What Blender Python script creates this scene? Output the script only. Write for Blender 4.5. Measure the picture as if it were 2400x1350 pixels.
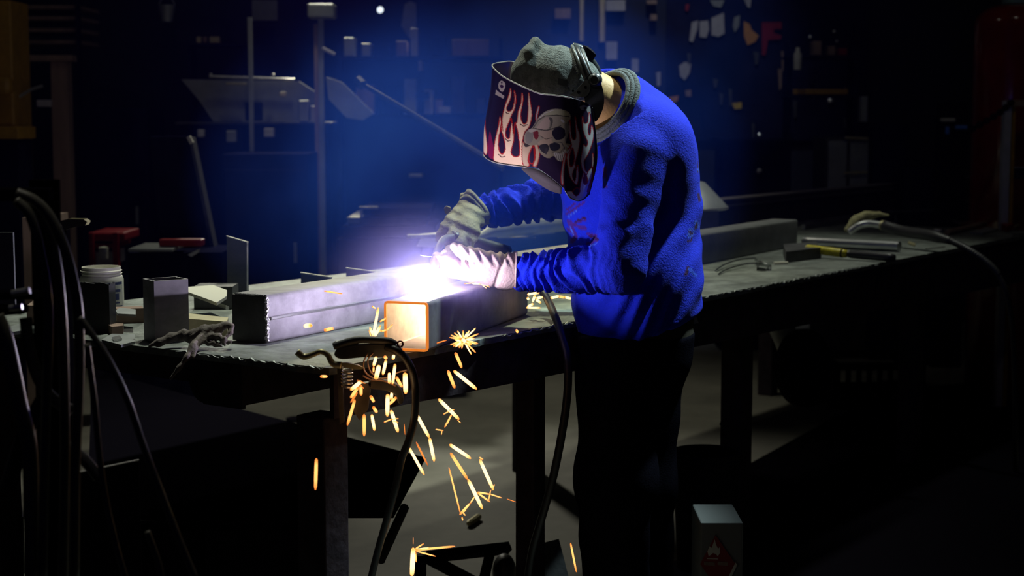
import bpy, bmesh, math, random
import numpy as np
from mathutils import Vector, Matrix, noise as mnoise

for o in list(bpy.data.objects):
    bpy.data.objects.remove(o, do_unlink=True)
SC = bpy.context.scene
COL = SC.collection
random.seed(7)
np.random.seed(7)
PI = math.pi

# ------------------------------------------------------------------ camera, world, lights, exposure
FPX, CAMH = 3840.0, 1.415                 # focal length in pixels of the 2400 px frame, lens height
PITCH = math.atan(412 / FPX)
cam_d = bpy.data.cameras.new('camera'); cam = bpy.data.objects.new('camera', cam_d); COL.objects.link(cam)
cam.location = (0, 0, CAMH); cam.rotation_euler = (PI / 2 - PITCH, 0, 0)
cam_d.sensor_fit = 'HORIZONTAL'; cam_d.sensor_width = 36; cam_d.lens = 36 * FPX / 2400
cam_d.clip_start = 0.05; cam_d.clip_end = 60
cam_d.dof.use_dof = True; cam_d.dof.focus_distance = 4.0; cam_d.dof.aperture_fstop = 4.0
SC.camera = cam
SC.view_settings.view_transform = 'Standard'; SC.view_settings.look = 'None'
SC.view_settings.exposure = 0.0; SC.view_settings.gamma = 1.0; SC.view_settings.use_curve_mapping = False

CY = SC.cycles; CY.max_bounces = 6; CY.diffuse_bounces = 3; CY.glossy_bounces = 3; CY.transmission_bounces = 6; CY.volume_bounces = 0; CY.volume_step_rate = 3.0

world = bpy.data.worlds.new('shop_night'); SC.world = world; world.use_nodes = True
bg = world.node_tree.nodes['Background']
bg.inputs['Color'].default_value = (0.16, 0.12, 1.0, 1); bg.inputs['Strength'].default_value = 0.006

def lamp(name, kind, loc, energy, color, aim=None, **kw):
    d = bpy.data.lights.new(name, kind); d.energy = energy; d.color = color
    for k, v in kw.items(): setattr(d, k, v)
    o = bpy.data.objects.new(name, d); COL.objects.link(o); o.location = loc
    if aim is not None:
        o.rotation_euler = (Vector(aim) - Vector(loc)).to_track_quat('-Z', 'Y').to_euler()
    return o
WELD = Vector((-0.200, 3.990, 0.983))
# the arc itself and the blow-through glow inside the hollow beam
lamp('arc_light', 'POINT', WELD + Vector((-0.006, -0.012, 0.006)), 12.5, (0.76, 0.68, 1.0), shadow_soft_size=0.010)
lamp('hot_slag_light', 'POINT', (-0.128, 4.03, 0.930), 3.4, (1.0, 0.66, 0.36), shadow_soft_size=0.012)
# shaded shop lamps under the roof, with one added fill for the helmet
lamp('high_bay_lamp', 'SPOT', (-0.50, 5.35, 4.6), 580, (0.95, 1.0, 0.84), aim=(-0.42, 4.95, 0), spot_size=math.radians(56), spot_blend=0.9, shadow_soft_size=0.14)
lamp('bench_lamp', 'SPOT', (1.15, 6.75, 4.6), 200, (0.95, 1.0, 0.86), aim=(1.08, 6.55, 0.86), spot_size=math.radians(37), spot_blend=0.9, shadow_soft_size=0.12)
lamp('back_lamp', 'SPOT', (1.9, 5.2, 4.4), 1350, (0.70, 0.95, 1.0), aim=(0.38, 4.35, 1.35), spot_size=math.radians(17), spot_blend=0.8, shadow_soft_size=0.10)
lamp('far_bay_lamp', 'SPOT', (-0.8, 7.9, 4.6), 150, (1.0, 0.98, 0.80), aim=(-0.6, 7.6, 0), spot_size=math.radians(64), spot_blend=0.85, shadow_soft_size=0.14)
lamp('far_wall_lamp', 'SPOT', (-1.2, 10.6, 3.0), 300, (1.0, 0.97, 0.82), aim=(-0.1, 5.9, 0), spot_size=math.radians(44), spot_blend=0.9, shadow_soft_size=0.15)
lamp('wall_wash_lamp', 'SPOT', (0.9, 8.6, 4.6), 100, (0.80, 0.86, 1.0), aim=(0.75, 10.5, 1.75), spot_size=math.radians(46), spot_blend=0.9, shadow_soft_size=0.14)
lamp('helmet_fill_light', 'SPOT', (-1.3, 0.8, 3.6), 20, (1.0, 0.92, 0.76), aim=(0.07, 4.1, 1.38), spot_size=math.radians(12), spot_blend=0.9, shadow_soft_size=0.15)  # unseen fill added on the camera side to brighten the helmet
lamp('left_bay_lamp', 'SPOT', (-1.25, 2.9, 4.5), 90, (1.0, 0.97, 0.82), aim=(-0.78, 2.75, 1.1), spot_size=math.radians(17), spot_blend=0.8, shadow_soft_size=0.10)
for q in ((-2.0, 7.0, 4.75), (1.2, 5.6, 4.75), (3.3, 5.8, 4.75)):
    lamp('row_lamp', 'POINT', q, 5.0, (1.0, 0.95, 0.85), shadow_soft_size=0.10)

# ------------------------------------------------------------------ pixel -> place in the room
CP, SP = math.cos(PITCH), math.sin(PITCH)
def ray(px, py):
    x, y = (px - 1200) / FPX, -(py - 675) / FPX
    return Vector((x, CP + y * SP, -SP + y * CP))
def U(px, py, Y):                        # point at a given distance from the lens
    d = ray(px, py); t = Y / d.y
    return Vector((d.x * t, Y, CAMH + d.z * t))
def Uz(px, py, z):                       # point on a level plane
    d = ray(px, py); t = (z - CAMH) / d.z
    return Vector((d.x * t, d.y * t, z))
def proj(P):                             # places (n,3) -> pixels, numpy
    P = np.asarray(P, float); x = P[:, 0]; y = P[:, 1]; z = P[:, 2] - CAMH
    dep = y * CP - z * SP; up = y * SP + z * CP
    return 1200 + FPX * x / dep, 675 - FPX * up / dep

# ------------------------------------------------------------------ materials
def mat(name, col, rough=0.5, metal=0.0, var=0.0, scale=8.0, bump=0.0, bscale=60.0, col2=None, emit=None, estr=0.0,
        attr=None, spec=None, stretch=None, sheen=0.0, alpha_trans=0.0):
    m = bpy.data.materials.new(name); m.use_nodes = True
    nt = m.node_tree; b = nt.nodes['Principled BSDF']; L = nt.links.new
    b.inputs['Base Color'].default_value = (*col, 1); b.inputs['Roughness'].default_value = rough
    b.inputs['Metallic'].default_value = metal
    if spec is not None: b.inputs['Specular IOR Level'].default_value = spec
    if sheen:
        b.inputs['Sheen Weight'].default_value = sheen; b.inputs['Sheen Roughness'].default_value = 0.4
    if alpha_trans: b.inputs['Transmission Weight'].default_value = alpha_trans
    tc = None
    def coords():
        nonlocal tc
        if tc is None:
            t = nt.nodes.new('ShaderNodeTexCoord'); mp = nt.nodes.new('ShaderNodeMapping')
            L(t.outputs['Object'], mp.inputs['Vector'])
            if stretch: mp.inputs['Scale'].default_value = stretch
            tc = mp.outputs['Vector']
        return tc
    src = None
    if attr:
        a = nt.nodes.new('ShaderNodeAttribute'); a.attribute_name = attr; src = a.outputs['Color']
        L(src, b.inputs['Base Color'])
    if var or col2:
        n = nt.nodes.new('ShaderNodeTexNoise'); n.inputs['Scale'].default_value = scale; n.inputs['Detail'].default_value = 6
        n.inputs['Roughness'].default_value = 0.65
        L(coords(), n.inputs['Vector'])
        r = nt.nodes.new('ShaderNodeValToRGB'); r.color_ramp.elements[0].position = 0.35; r.color_ramp.elements[1].position = 0.68
        c2 = col2 or tuple(c * (1 - var) for c in col)
        r.color_ramp.elements[0].color = (*c2, 1); r.color_ramp.elements[1].color = (*col, 1)
        L(n.outputs['Fac'], r.inputs['Fac'])
        if attr:
            mx = nt.nodes.new('ShaderNodeMix'); mx.data_type = 'RGBA'; mx.blend_type = 'MULTIPLY'; mx.inputs['Factor'].default_value = 1
            L(src, mx.inputs['A']); L(r.outputs['Color'], mx.inputs['B']); L(mx.outputs['Result'], b.inputs['Base Color'])
        else:
            L(r.outputs['Color'], b.inputs['Base Color'])
    if bump:
        n2 = nt.nodes.new('ShaderNodeTexNoise'); n2.inputs['Scale'].default_value = bscale; n2.inputs['Detail'].default_value = 5
        L(coords(), n2.inputs['Vector'])
        bp = nt.nodes.new('ShaderNodeBump'); bp.inputs['Strength'].default_value = bump; bp.inputs['Distance'].default_value = 0.01
        L(n2.outputs['Fac'], bp.inputs['Height']); L(bp.outputs['Normal'], b.inputs['Normal'])
    if emit:
        b.inputs['Emission Color'].default_value = (*emit, 1); b.inputs['Emission Strength'].default_value = estr
    return m

M = {}
M['concrete'] = mat('concrete', (0.23, 0.22, 0.18), 0.75, var=0.45, scale=1.7, bump=0.15, bscale=12)
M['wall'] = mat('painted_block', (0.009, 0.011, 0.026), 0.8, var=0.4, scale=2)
M['roof'] = mat('dark_roof_sheet', (0.04, 0.04, 0.045), 0.7)
M['table_top'] = mat('scaled_plate', (0.25, 0.275, 0.25), 0.6, 0.25, var=0.62, scale=11, bump=0.45, bscale=38)
M['table_frame'] = mat('burnt_frame_steel', (0.050, 0.036, 0.046), 0.75, 0.0, spec=0.15, var=0.6, scale=16, bump=0.3, bscale=40)
M['mill'] = mat('mill_scale_steel', (0.36, 0.34, 0.37), 0.6, 0.1, var=0.5, scale=12, bump=0.06, bscale=30, stretch=(0.25, 1, 1))
M['mill_dark'] = mat('dark_mill_steel', (0.10, 0.10, 0.105), 0.5, 0.5, var=0.4, scale=12, bump=0.1)
M['bright_steel'] = mat('bright_steel', (0.62, 0.62, 0.62), 0.28, 0.9, var=0.15, scale=20)
M['cut_edge'] = mat('ground_edge_steel', (0.75, 0.74, 0.72), 0.45, 0.6, bump=0.5, bscale=200)
M['galv'] = mat('grey_sheet_steel', (0.34, 0.36, 0.36), 0.5, 0.4, var=0.3, scale=6)
M['black'] = mat('black_paint', (0.012, 0.010, 0.016), 0.8, spec=0.05, var=0.4, scale=9)
M['deep_black'] = mat('deep_matte_black', (0.0035, 0.003, 0.005), 0.95, spec=0.0)  # near-black base colour without specular
M['rubber'] = mat('black_rubber', (0.022, 0.020, 0.022), 0.42, bump=0.08, bscale=90)
M['rubber_grey'] = mat('worn_grey_rubber', (0.11, 0.105, 0.085), 0.38, var=0.4, scale=20)
M['brass'] = mat('dull_brass', (0.62, 0.55, 0.30), 0.42, 0.6, var=0.25, scale=30)
M['leather'] = mat('pale_leather', (0.52, 0.38, 0.33), 0.75, var=0.22, scale=22, bump=0.25, bscale=180)
M['leather_olive'] = mat('olive_leather', (0.24, 0.21, 0.12), 0.75, var=0.4, scale=20, bump=0.25, bscale=160)
M['leather_old'] = mat('dirty_grey_leather', (0.22, 0.185, 0.165), 0.8, var=0.5, scale=25, bump=0.3, bscale=120)
M['skin'] = mat('skin', (0.66, 0.39, 0.13), 0.5, var=0.18, scale=30, bump=0.1, bscale=150)
M['denim'] = mat('dark_work_trousers', (0.006, 0.0055, 0.009), 0.95, spec=0.0, var=0.4, scale=14, bump=0.2, bscale=200)
M['cap'] = mat('grey_felt_cap', (0.27, 0.29, 0.255), 0.95, var=0.5, scale=60, bump=0.9, bscale=240, sheen=0.15)
M['collar'] = mat('dark_ribbed_collar', (0.10, 0.115, 0.115), 0.9, bump=0.5, bscale=220)
M['gear'] = mat('dark_headgear_plastic', (0.055, 0.06, 0.062), 0.35, var=0.4, scale=30)
M['gear_grey'] = mat('grey_headgear_plastic', (0.20, 0.21, 0.19), 0.4, var=0.5, scale=40)
M['white_plastic'] = mat('white_plastic', (0.62, 0.60, 0.52), 0.45, var=0.15, scale=15)
M['label_blue'] = mat('navy_print', (0.04, 0.05, 0.16), 0.6)
M['paper'] = mat('cream_label_paper', (0.62, 0.60, 0.50), 0.8)
M['wood'] = mat('dusty_timber', (0.30, 0.20, 0.15), 0.8, var=0.4, scale=10, stretch=(1, 1, 0.2))
M['red'] = mat('red_enamel', (0.28, 0.010, 0.014), 0.45, var=0.3, scale=6)
M['maroon'] = mat('maroon_enamel', (0.20, 0.014, 0.010), 0.14, var=0.35, scale=7, bump=0.05, bscale=8)
M['yellow'] = mat('yellow_enamel', (0.60, 0.40, 0.02), 0.5, var=0.3, scale=15)
M['yellow_grip'] = mat('worn_yellow_grip', (0.74, 0.62, 0.02), 0.45, var=0.45, scale=45)
M['amber'] = mat('amber_enamel', (0.48, 0.26, 0.02), 0.5, var=0.3, scale=15)
M['orange'] = mat('orange_canvas', (0.62, 0.27, 0.04), 0.7, var=0.3)
M['cream'] = mat('cream_paint', (0.58, 0.48, 0.28), 0.6, var=0.2)
M['pale'] = mat('pale_grey_paint', (0.48, 0.46, 0.50), 0.6, var=0.35, scale=5)
M['blue_paint'] = mat('blue_enamel', (0.06, 0.22, 0.75), 0.4)
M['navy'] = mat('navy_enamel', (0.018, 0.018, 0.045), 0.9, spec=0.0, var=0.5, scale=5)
M['clear'] = mat('clear_polycarbonate', (0.95, 0.97, 1.0), 0.03, alpha_trans=1.0)
M['plastic_film'] = mat('creased_clear_film', (0.55, 0.57, 0.55), 0.25, alpha_trans=0.5, bump=0.5, bscale=15)
M['glow_white'] = mat('arc_plasma', (1, 1, 1), 0.5, emit=(0.86, 0.86, 1.0), estr=60)
M['hot_edge'] = mat('red_hot_steel', (0.25, 0.1, 0.05), 0.6, 0.3, emit=(1.0, 0.26, 0.03), estr=0.75)
M['lamp_glow'] = mat('distant_lamp_glow', (0.9, 0.9, 1), 0.5, emit=(0.75, 0.85, 1.0), estr=1.6)
def spark_mat():
    m = bpy.data.materials.new('glowing_spark'); m.use_nodes = True; nt = m.node_tree; b = nt.nodes['Principled BSDF']
    a = nt.nodes.new('ShaderNodeAttribute'); a.attribute_name = 'print'; nt.links.new(a.outputs['Color'], b.inputs['Emission Color'])
    b.inputs['Emission Strength'].default_value = 1.0; b.inputs['Base Color'].default_value = (.3, .1, .03, 1); return m
M['spark'] = spark_mat()

# ------------------------------------------------------------------ mesh building
OFF = {}
def tag(o, label=None, cat=None, group=None, kind=None):
    if label: o['label'] = label
    if cat: o['category'] = cat
    if group: o['group'] = group
    if kind: o['kind'] = kind
    return o
def thing(name, label, cat, loc, group=None):
    o = bpy.data.objects.new(name, None); COL.objects.link(o)
    o.empty_display_size = 0.05
    o.location = loc; OFF[o] = Vector(loc)
    return tag(o, label, cat, group)

class MB:
    def __init__(s): s.v = []; s.f = []
    def add(s, vs, fs):
        n = len(s.v); s.v += [tuple(v) for v in vs]; s.f += [tuple(i + n for i in f) for f in fs]; return s
    def hexa(s, p):                      # 4 bottom corners ccw, 4 top corners
        return s.add(p, [(3, 2, 1, 0), (4, 5, 6, 7), (0, 1, 5, 4), (1, 2, 6, 5), (2, 3, 7, 6), (3, 0, 4, 7)])
    def box(s, c, size, R=None):
        c = Vector(c); hx, hy, hz = (k / 2 for k in size); R = R or Matrix.Identity(3)
        p = [c + R @ Vector((x, y, z)) for z in (-hz, hz) for x, y in ((-hx, -hy), (hx, -hy), (hx, hy), (-hx, hy))]
        return s.hexa(p)
    def prism(s, pts, off):              # polygon swept by a vector
        n = len(pts); off = Vector(off); pts = [Vector(p) for p in pts]
        nrm = sum(((pts[i] - pts[0]).cross(pts[(i + 1) % n] - pts[0]) for i in range(1, n - 1)), Vector())
        if nrm.dot(off) > 0: pts = pts[::-1]
        vs = pts + [p + off for p in pts]
        fs = [tuple(range(n)), tuple(range(2 * n - 1, n - 1, -1))]
        fs += [((i + 1) % n, i, n + i, n + (i + 1) % n) for i in range(n)]
        return s.add(vs, fs)
    def tube(s, pts, r, n=8, cap=True):
        pts = [Vector(p) for p in pts]; m = len(pts)
        rs = r if isinstance(r, (list, tuple)) else [r] * m
        T = []
        for i in range(m):
            t = pts[min(i + 1, m - 1)] - pts[max(i - 1, 0)]
            T.append(t.normalized() if t.length > 1e-9 else Vector((0, 0, 1)))
        a = Vector((0, 0, 1)) if abs(T[0].z) < 0.9 else Vector((1, 0, 0))
        N = (a - T[0] * a.dot(T[0])).normalized(); vs = []
        for i in range(m):
            N = (N - T[i] * N.dot(T[i])).normalized(); B = T[i].cross(N)
            vs += [pts[i] + (N * math.cos(2 * PI * k / n) + B * math.sin(2 * PI * k / n)) * rs[i] for k in range(n)]
        fs = [(i * n + k, i * n + (k + 1) % n, (i + 1) * n + (k + 1) % n, (i + 1) * n + k) for i in range(m - 1) for k in range(n)]
        if cap: fs += [tuple(range(n - 1, -1, -1)), tuple(range((m - 1) * n, m * n))]
        return s.add(vs, fs)
    def lathe(s, prof, c, n=24, axis=None):
        c = Vector(c); R = Vector((0, 0, 1)).rotation_difference(Vector(axis)).to_matrix() if axis is not None else Matrix.Identity(3)
        m = len(prof)
        vs = [c + R @ Vector((r * math.cos(2 * PI * k / n), r * math.sin(2 * PI * k / n), z)) for r, z in prof for k in range(n)]
        fs = [(i * n + k, i * n + (k + 1) % n, (i + 1) * n + (k + 1) % n, (i + 1) * n + k) for i in range(m - 1) for k in range(n)]
        if prof[0][0] > 1e-6: fs.append(tuple(range(n - 1, -1, -1)))
        if prof[-1][0] > 1e-6: fs.append(tuple(range((m - 1) * n, m * n)))
        return s.add(vs, fs)
    def rtube(s, P, d, w, h, L, wall=0.006, r=0.010, side=None):   # hollow rounded square tube: P = centre of near end
        P = Vector(P); d = Vector(d).normalized(); sx = side or d.cross(Vector((0, 0, 1))).normalized(); up = sx.cross(d).normalized()
        def ring(w, h, r):
            out = []
            for cx, cy, a0 in ((1, 1, 0), (-1, 1, 90), (-1, -1, 180), (1, -1, 270)):
                for k in range(4):
                    a = math.radians(a0 + 30 * k); out.append((cx * (w / 2 - r) + r * math.cos(a), cy * (h / 2 - r) + r * math.sin(a)))
            return out
        o, i_ = ring(w, h, r), ring(w - 2 * wall, h - 2 * wall, max(r - wall, 0.002)); n = len(o); vs = []
        for rg, t in ((o, 0), (o, L), (i_, L), (i_, 0)):
            vs += [P + d * t + sx * x + up * y for x, y in rg]
        fs = [(q * n + k, q * n + (k + 1) % n, ((q + 1) % 4) * n + (k + 1) % n, ((q + 1) % 4) * n + k) for q in range(4) for k in range(n)]
        return s.add(vs, fs)
    def build(s, name, m, parent=None, smooth=False, bevel=0.0, fix=True):
        return mesh_obj(name, s.v, s.f, m, parent, smooth, bevel, fix)

def mesh_obj(name, v, f, m, parent=None, smooth=False, bevel=0.0, fix=True, colors=None):
    v = np.asarray([tuple(x) for x in v] if not isinstance(v, np.ndarray) else v, float)
    if parent is None:
        org = np.array([(v[:, 0].min() + v[:, 0].max()) / 2, (v[:, 1].min() + v[:, 1].max()) / 2, v[:, 2].min()])
    else:
        org = np.array(OFF[parent])
    me = bpy.data.meshes.new(name); w = v - org
    if isinstance(f, np.ndarray):
        nf, k = f.shape
        me.vertices.add(len(w)); me.vertices.foreach_set('co', w.astype(np.float32).ravel())
        me.loops.add(nf * k); me.loops.foreach_set('vertex_index', f.astype(np.int32).ravel())
        me.polygons.add(nf); me.polygons.foreach_set('loop_start', np.arange(0, nf * k, k, dtype=np.int32))
        me.update(calc_edges=True); me.validate()
    else:
        me.from_pydata([tuple(x) for x in w], [], f); me.update()
        if fix:
            b = bmesh.new(); b.from_mesh(me); bmesh.ops.recalc_face_normals(b, faces=b.faces); b.to_mesh(me); b.free()
    me.materials.append(m)
    if colors is not None:
        ca = me.color_attributes.new('print', 'FLOAT_COLOR', 'POINT')
        c4 = np.ones((len(v), 4), np.float32); c4[:, :3] = colors; ca.data.foreach_set('color', c4.ravel())
    if smooth:
        me.polygons.foreach_set('use_smooth', np.ones(len(me.polygons), bool))
        if smooth != 'all':
            me.set_sharp_from_angle(angle=math.radians(40))
    o = bpy.data.objects.new(name, me); COL.objects.link(o)
    if parent is None:
        o.location = org; OFF[o] = Vector(org)
    else:
        o.parent = parent; OFF[o] = OFF[parent]
    if bevel:
        bm_ = o.modifiers.new('bevel', 'BEVEL'); bm_.width = bevel; bm_.segments = 2; bm_.limit_method = 'ANGLE'
    return o
def solo(mb, name, m, label, cat, group=None, **kw):
    return tag(mb.build(name, m, None, **kw), label, cat, group)
def struct(name, mb, m, **kw):
    return tag(mb.build(name, m, None, **kw), kind='structure')

def catmull(pts, n=8):
    P = [Vector(p) for p in pts]; out = []
    if len(P) < 3: return P
    Q = [2 * P[0] - P[1]] + P + [2 * P[-1] - P[-2]]
    for i in range(len(P) - 1):
        a, b, c, d = Q[i:i + 4]
        for k in range(n):
            t = k / n
            out.append(0.5 * ((2 * b) + (c - a) * t + (2 * a - 5 * b + 4 * c - d) * t * t + (3 * b - a - 3 * c + d) * t ** 3))
    out.append(P[-1]); return out
def slab(px0, py0, px1, py1, Y, th=0.03):    # an upright panel of real size standing at distance Y
    a, b = U(px0, py1, Y), U(px1, py0, Y)
    return MB().box(((a.x + b.x) / 2, Y + th / 2, (a.z + b.z) / 2), (b.x - a.x, th, b.z - a.z))
# ------------------------------------------------------------------ the shop shell
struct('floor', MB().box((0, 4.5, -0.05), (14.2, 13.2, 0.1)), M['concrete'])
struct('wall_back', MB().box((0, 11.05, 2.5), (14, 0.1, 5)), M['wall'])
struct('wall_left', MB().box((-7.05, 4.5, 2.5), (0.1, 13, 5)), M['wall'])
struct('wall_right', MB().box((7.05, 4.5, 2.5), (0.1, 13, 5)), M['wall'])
struct('ceiling', MB().box((0, 6.5, 5.05), (14.2, 9.2, 0.1)), M['roof'])

# ------------------------------------------------------------------ welding table
ZT = 0.86
A = Uz(770, 863, ZT)
D1 = (Uz(2052, 618, ZT) - A).normalized(); D2 = Vector((-D1.y, D1.x, 0)); ZUP = Vector((0, 0, 1))
R12 = Matrix((D1, D2, ZUP)).transposed()
def T(a, b, z=ZT): return A + D1 * a + D2 * b + Vector((0, 0, z - ZT))
TL, TW = 5.02, 1.36
table = thing('welding_table', 'long heavy steel welding table with scaled top, dark apron and square legs', 'table', T(TL / 2, TW / 2, 0))
# the plate: torch-cut ragged rim along the near end and the front
rim = []
for k in range(61):                       # near end, from the back corner to the front corner
    b = TW * (1 - k / 60); rim.append(T(random.uniform(-0.004, 0.004), b))
for k in range(1, 200):
    a = TL * k / 199; rim.append(T(a, random.uniform(-0.004, 0.003)))
rim.append(T(TL, TW))
top = MB(); n = len(rim)
top.add([p for p in rim] + [p + Vector((random.uniform(-.002, .002), random.uniform(-.002, .002), -0.016)) for p in rim],
        [tuple(range(n)), tuple(range(2 * n - 1, n - 1, -1))] + [((i + 1) % n, i, n + i, n + (i + 1) % n) for i in range(n)])
top.build('tabletop', M['table_top'], table)
M['burr'] = mat('bright_burr', (.50, .54, .52), .5, .4, var=.5, scale=60)
for nm_, pts_ in (('ragged_edge', [T(-.002, .012 + .46 * k / 46) for k in range(47)]), ('ragged_edge', [T(1.55 + 1.5 * k / 120, -.002) for k in range(121)]), ('ragged_edge', [T(.62 + .36 * k / 30, -.002) for k in range(31)])):
    MB().tube([p_ + Vector((random.uniform(-.003, .003), random.uniform(-.003, .003), random.uniform(-.006, .0005))) for p_ in pts_], [random.choice((.0008, .0016, .0026, .0038)) for _ in pts_], 5).build(nm_, M['burr'], table)
def apron(p, q, zp, zq, th, name='apron'):
    d = (q - p).normalized(); s = Vector((-d.y, d.x, 0)) * th
    MB().hexa([Vector((*p.xy, zp)), Vector((*q.xy, zq)), Vector((*(q + s).xy, zq)), Vector((*(p + s).xy, zp)),
               Vector((*p.xy, ZT - .0165)), Vector((*q.xy, ZT - .0165)), Vector((*(q + s).xy, ZT - .0165)), Vector((*(p + s).xy, ZT - .0165))]).build(name, M['table_frame'], table)
apron(T(0.03, 0.012), T(TL - .03, 0.012), 0.742, 0.640, 0.012)
apron(T(0.03, TW - .03), T(TL - .03, TW - .03), 0.742, 0.700, 0.012)
apron(T(0.018, TW - .02), T(0.018, 0.41), 0.785, 0.785, 0.012, 'end_apron')
apron(T(0.012, 0.40), T(0.012, 0.275), 0.738, 0.738, 0.012, 'end_post')
apron(T(0.03, 0.29), T(TL - .03, 0.29), 0.742, 0.735, 0.010, 'long_rail')
for a, b, w in ((0.055, 0.07, 0.082), (0.86, 0.055, 0.058), (2.08, 0.075, 0.078), (3.6, .075, .078), (0.10, TW - .09, 0.078), (2.6, TW - .09, .078), (4.75, TW - .09, .078)):
    MB().box(T(a, b, 0.3715), (w, w, 0.743), R12).build('leg', M['table_frame'], table, bevel=0.004)
lug = MB()                                # round-bottomed lug with a hole under the near end
c = U(478, 878, (T(0, .62)).y); cc = []
axis = D1
side = D2
outer = [c + side * (math.cos(t) * .052) + ZUP * (math.sin(t) * .060 - .01) for t in np.linspace(PI, 2 * PI, 15)] + [c + side * .052 + ZUP * .036, c - side * .052 + ZUP * .036]
lug.prism(outer, axis * .014)
lug.build('round_lug', M['table_frame'], table)
MB().lathe([(0.0, 0), (.009, 0), (.011, .004), (.009, .009), (0, .010)], U(487, 889, c.y - .012), 14, axis=-axis).build('lug_bolt', M['bright_steel'], table, smooth=True)

M['mill_mid'] = mat('grey_mill_steel', (.17, .175, .175), .55, .3, var=.35, scale=9, bump=.1)
# ------------------------------------------------------------------ square tubes
def dirpx(p, q, z=ZT): return (Uz(*q, z) - Uz(*p, z)).normalized()
B1 = Uz(630, 805, ZT); d1 = dirpx((630, 805), (880, 757)); s1 = d1.cross(ZUP)
w1 = 0.108; h1 = 0.118
t1 = thing('long_square_tube', 'long bright square steel tube with a seam along its side, lit by the arc', 'steel tube', B1)
MB().rtube(B1 - s1 * w1 / 2 + ZUP * (h1 / 2), d1, w1, h1, 1.75, 0.006, 0.010).build('tube_wall', M['mill'], t1, smooth=True)
MB().box(B1 - s1 * w1 / 2 + ZUP * (h1 / 2) + d1 * -0.004, (w1 - .006, 0.008, h1 - .006), Matrix((s1, d1, ZUP)).transposed()).build('end_cap', M['mill_dark'], t1)
seam = [B1 + s1 * 0.0015 + ZUP * (h1 * .515) + d1 * (1.72 * k / 60 + .006) + ZUP * random.uniform(-.0006, .0006) for k in range(61)]
MB().tube(seam, 0.0046, 6).build('weld_seam', M['bright_steel'], t1, smooth=True)
bead = []
for k in range(40): bead.append(B1 + s1 * -0.002 + d1 * (-.003 + random.uniform(-.003, .003)) + ZUP * (.006 + (h1 - .012) * k / 39))
MB().tube(bead, [random.uniform(.003, .0062) for _ in bead], 7).build('weld_bead', M['cut_edge'], t1, smooth=True, )
bead = [B1 - s1 * (.01 + (w1 - .02) * k / 30) + ZUP * (h1 - .002) + d1 * (-.003 + random.uniform(-.002, .002)) for k in range(31)]
MB().tube(bead, [random.uniform(.0015, .0032) for _ in bead], 6).build('weld_bead', M['mill'], t1, smooth=True)

B2 = Uz(1003, 825, ZT); d2 = dirpx((1003, 825), (1235, 738)); s2 = d2.cross(ZUP); w2, h2 = 0.110, 0.116; L2 = (Uz(1235, 738, ZT) - B2).length
t2 = thing('short_square_tube', 'short square steel tube being welded, its open end glowing orange and white', 'steel tube', B2)
P2 = B2 - s2 * w2 / 2 + ZUP * (h2 / 2)
MB().rtube(P2 + d2 * .006, d2, w2, h2, L2, 0.0055, 0.009).build('tube_wall', M['mill'], t2, smooth=True)
MB().rtube(P2, d2, w2, h2, 0.006, 0.0055, 0.009).build('hot_rim', M['hot_edge'], t2, smooth=True)
MB().box(P2 + d2 * .30, (w2 - .013, .004, h2 - .013), Matrix((s2, d2, ZUP)).transposed()).build('inner_plate', mat('scale_free_plate', (.75, .72, .70), .6), t2)
wb = [P2 + ZUP * (h2 / 2 - .001) + s2 * (.03 + random.uniform(-.002, .002)) + d2 * (.17 + .10 * k / 24) for k in range(25)]
MB().tube(wb, [random.uniform(.003, .005) for _ in wb], 7).build('weld_bead', mat('molten_bead', (.4, .3, .25), .5, emit=(1.0, .62, .34), estr=2.2), t2, smooth=True)

arc = MB()
ico = bmesh.new(); bmesh.ops.create_icosphere(ico, subdivisions=3, radius=1)
vv = [v.co.copy() for v in ico.verts]; ff = [tuple(v.index for v in f.verts) for f in ico.faces]; ico.free()
arc.add([WELD + Vector((-0.004, .012, -.007)) + Vector((v.x * .011, v.y * .011, v.z * .009)) for v in vv], ff)
solo(arc, 'welding_arc', M['glow_white'], 'blinding white welding arc burning on top of the short tube', 'arc', smooth='all')

# tubes and bars lying at the back of the table
def long_tube(name, p, q, z, w, h, L, m, label, cat='steel tube', ext=0.0):
    B = Uz(*p, z); d = dirpx(p, q, z); s = d.cross(ZUP)
    if L is None: L = (Uz(*q, z) - B).length + ext
    return tag(MB().rtube(B - s * w / 2 + ZUP * (h / 2), d, w, h, L, .005, .008).build(name, m, None, smooth=True), label, cat)
long_tube('square_tube', (1127, 602), (1330, 560), ZT, .10, .105, 1.3, M['mill_dark'], 'dark square tube lying behind the welder\'s hands at the back of the table')
long_tube('square_tube', (1640, 622), (1868, 578), ZT, .115, .112, None, M['mill_mid'], 'grey square tube lying on the table right behind the welder\'s back')
bb = Uz(1700, 545, ZT); bd = D1
beam = thing('steel_channel', 'long dark channel beam with two bright flange edges along the back of the table', 'beam', bb)
btop = U(1700, 467, bb.y).z - ZT; bd = (Vector((*U(2191, 421, 1).xy, 0)).normalized() if False else D1)
BR_ = Matrix((bd, Vector((-bd.y, bd.x, 0)), ZUP)).transposed()
MB().box(bb + bd * 1.55 + ZUP * (btop / 2), (3.5, .008, btop - .012), BR_).build('web', M['mill_dark'], beam)
for e_ in (2.6,):
    q_ = bb + bd * (1.55 + 1.6) + BR_ @ Vector((0, .045, 0)); MB().box(Vector((q_.x, q_.y, ZT / 2)), (.07, .07, ZT)).build('end_prop', M['black'], beam)
MB().box(bb + bd * 1.55 + BR_ @ Vector((0, .045, btop - .004)), (3.5, .1, .008), BR_).build('flange', M['mill'], beam)
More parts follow.
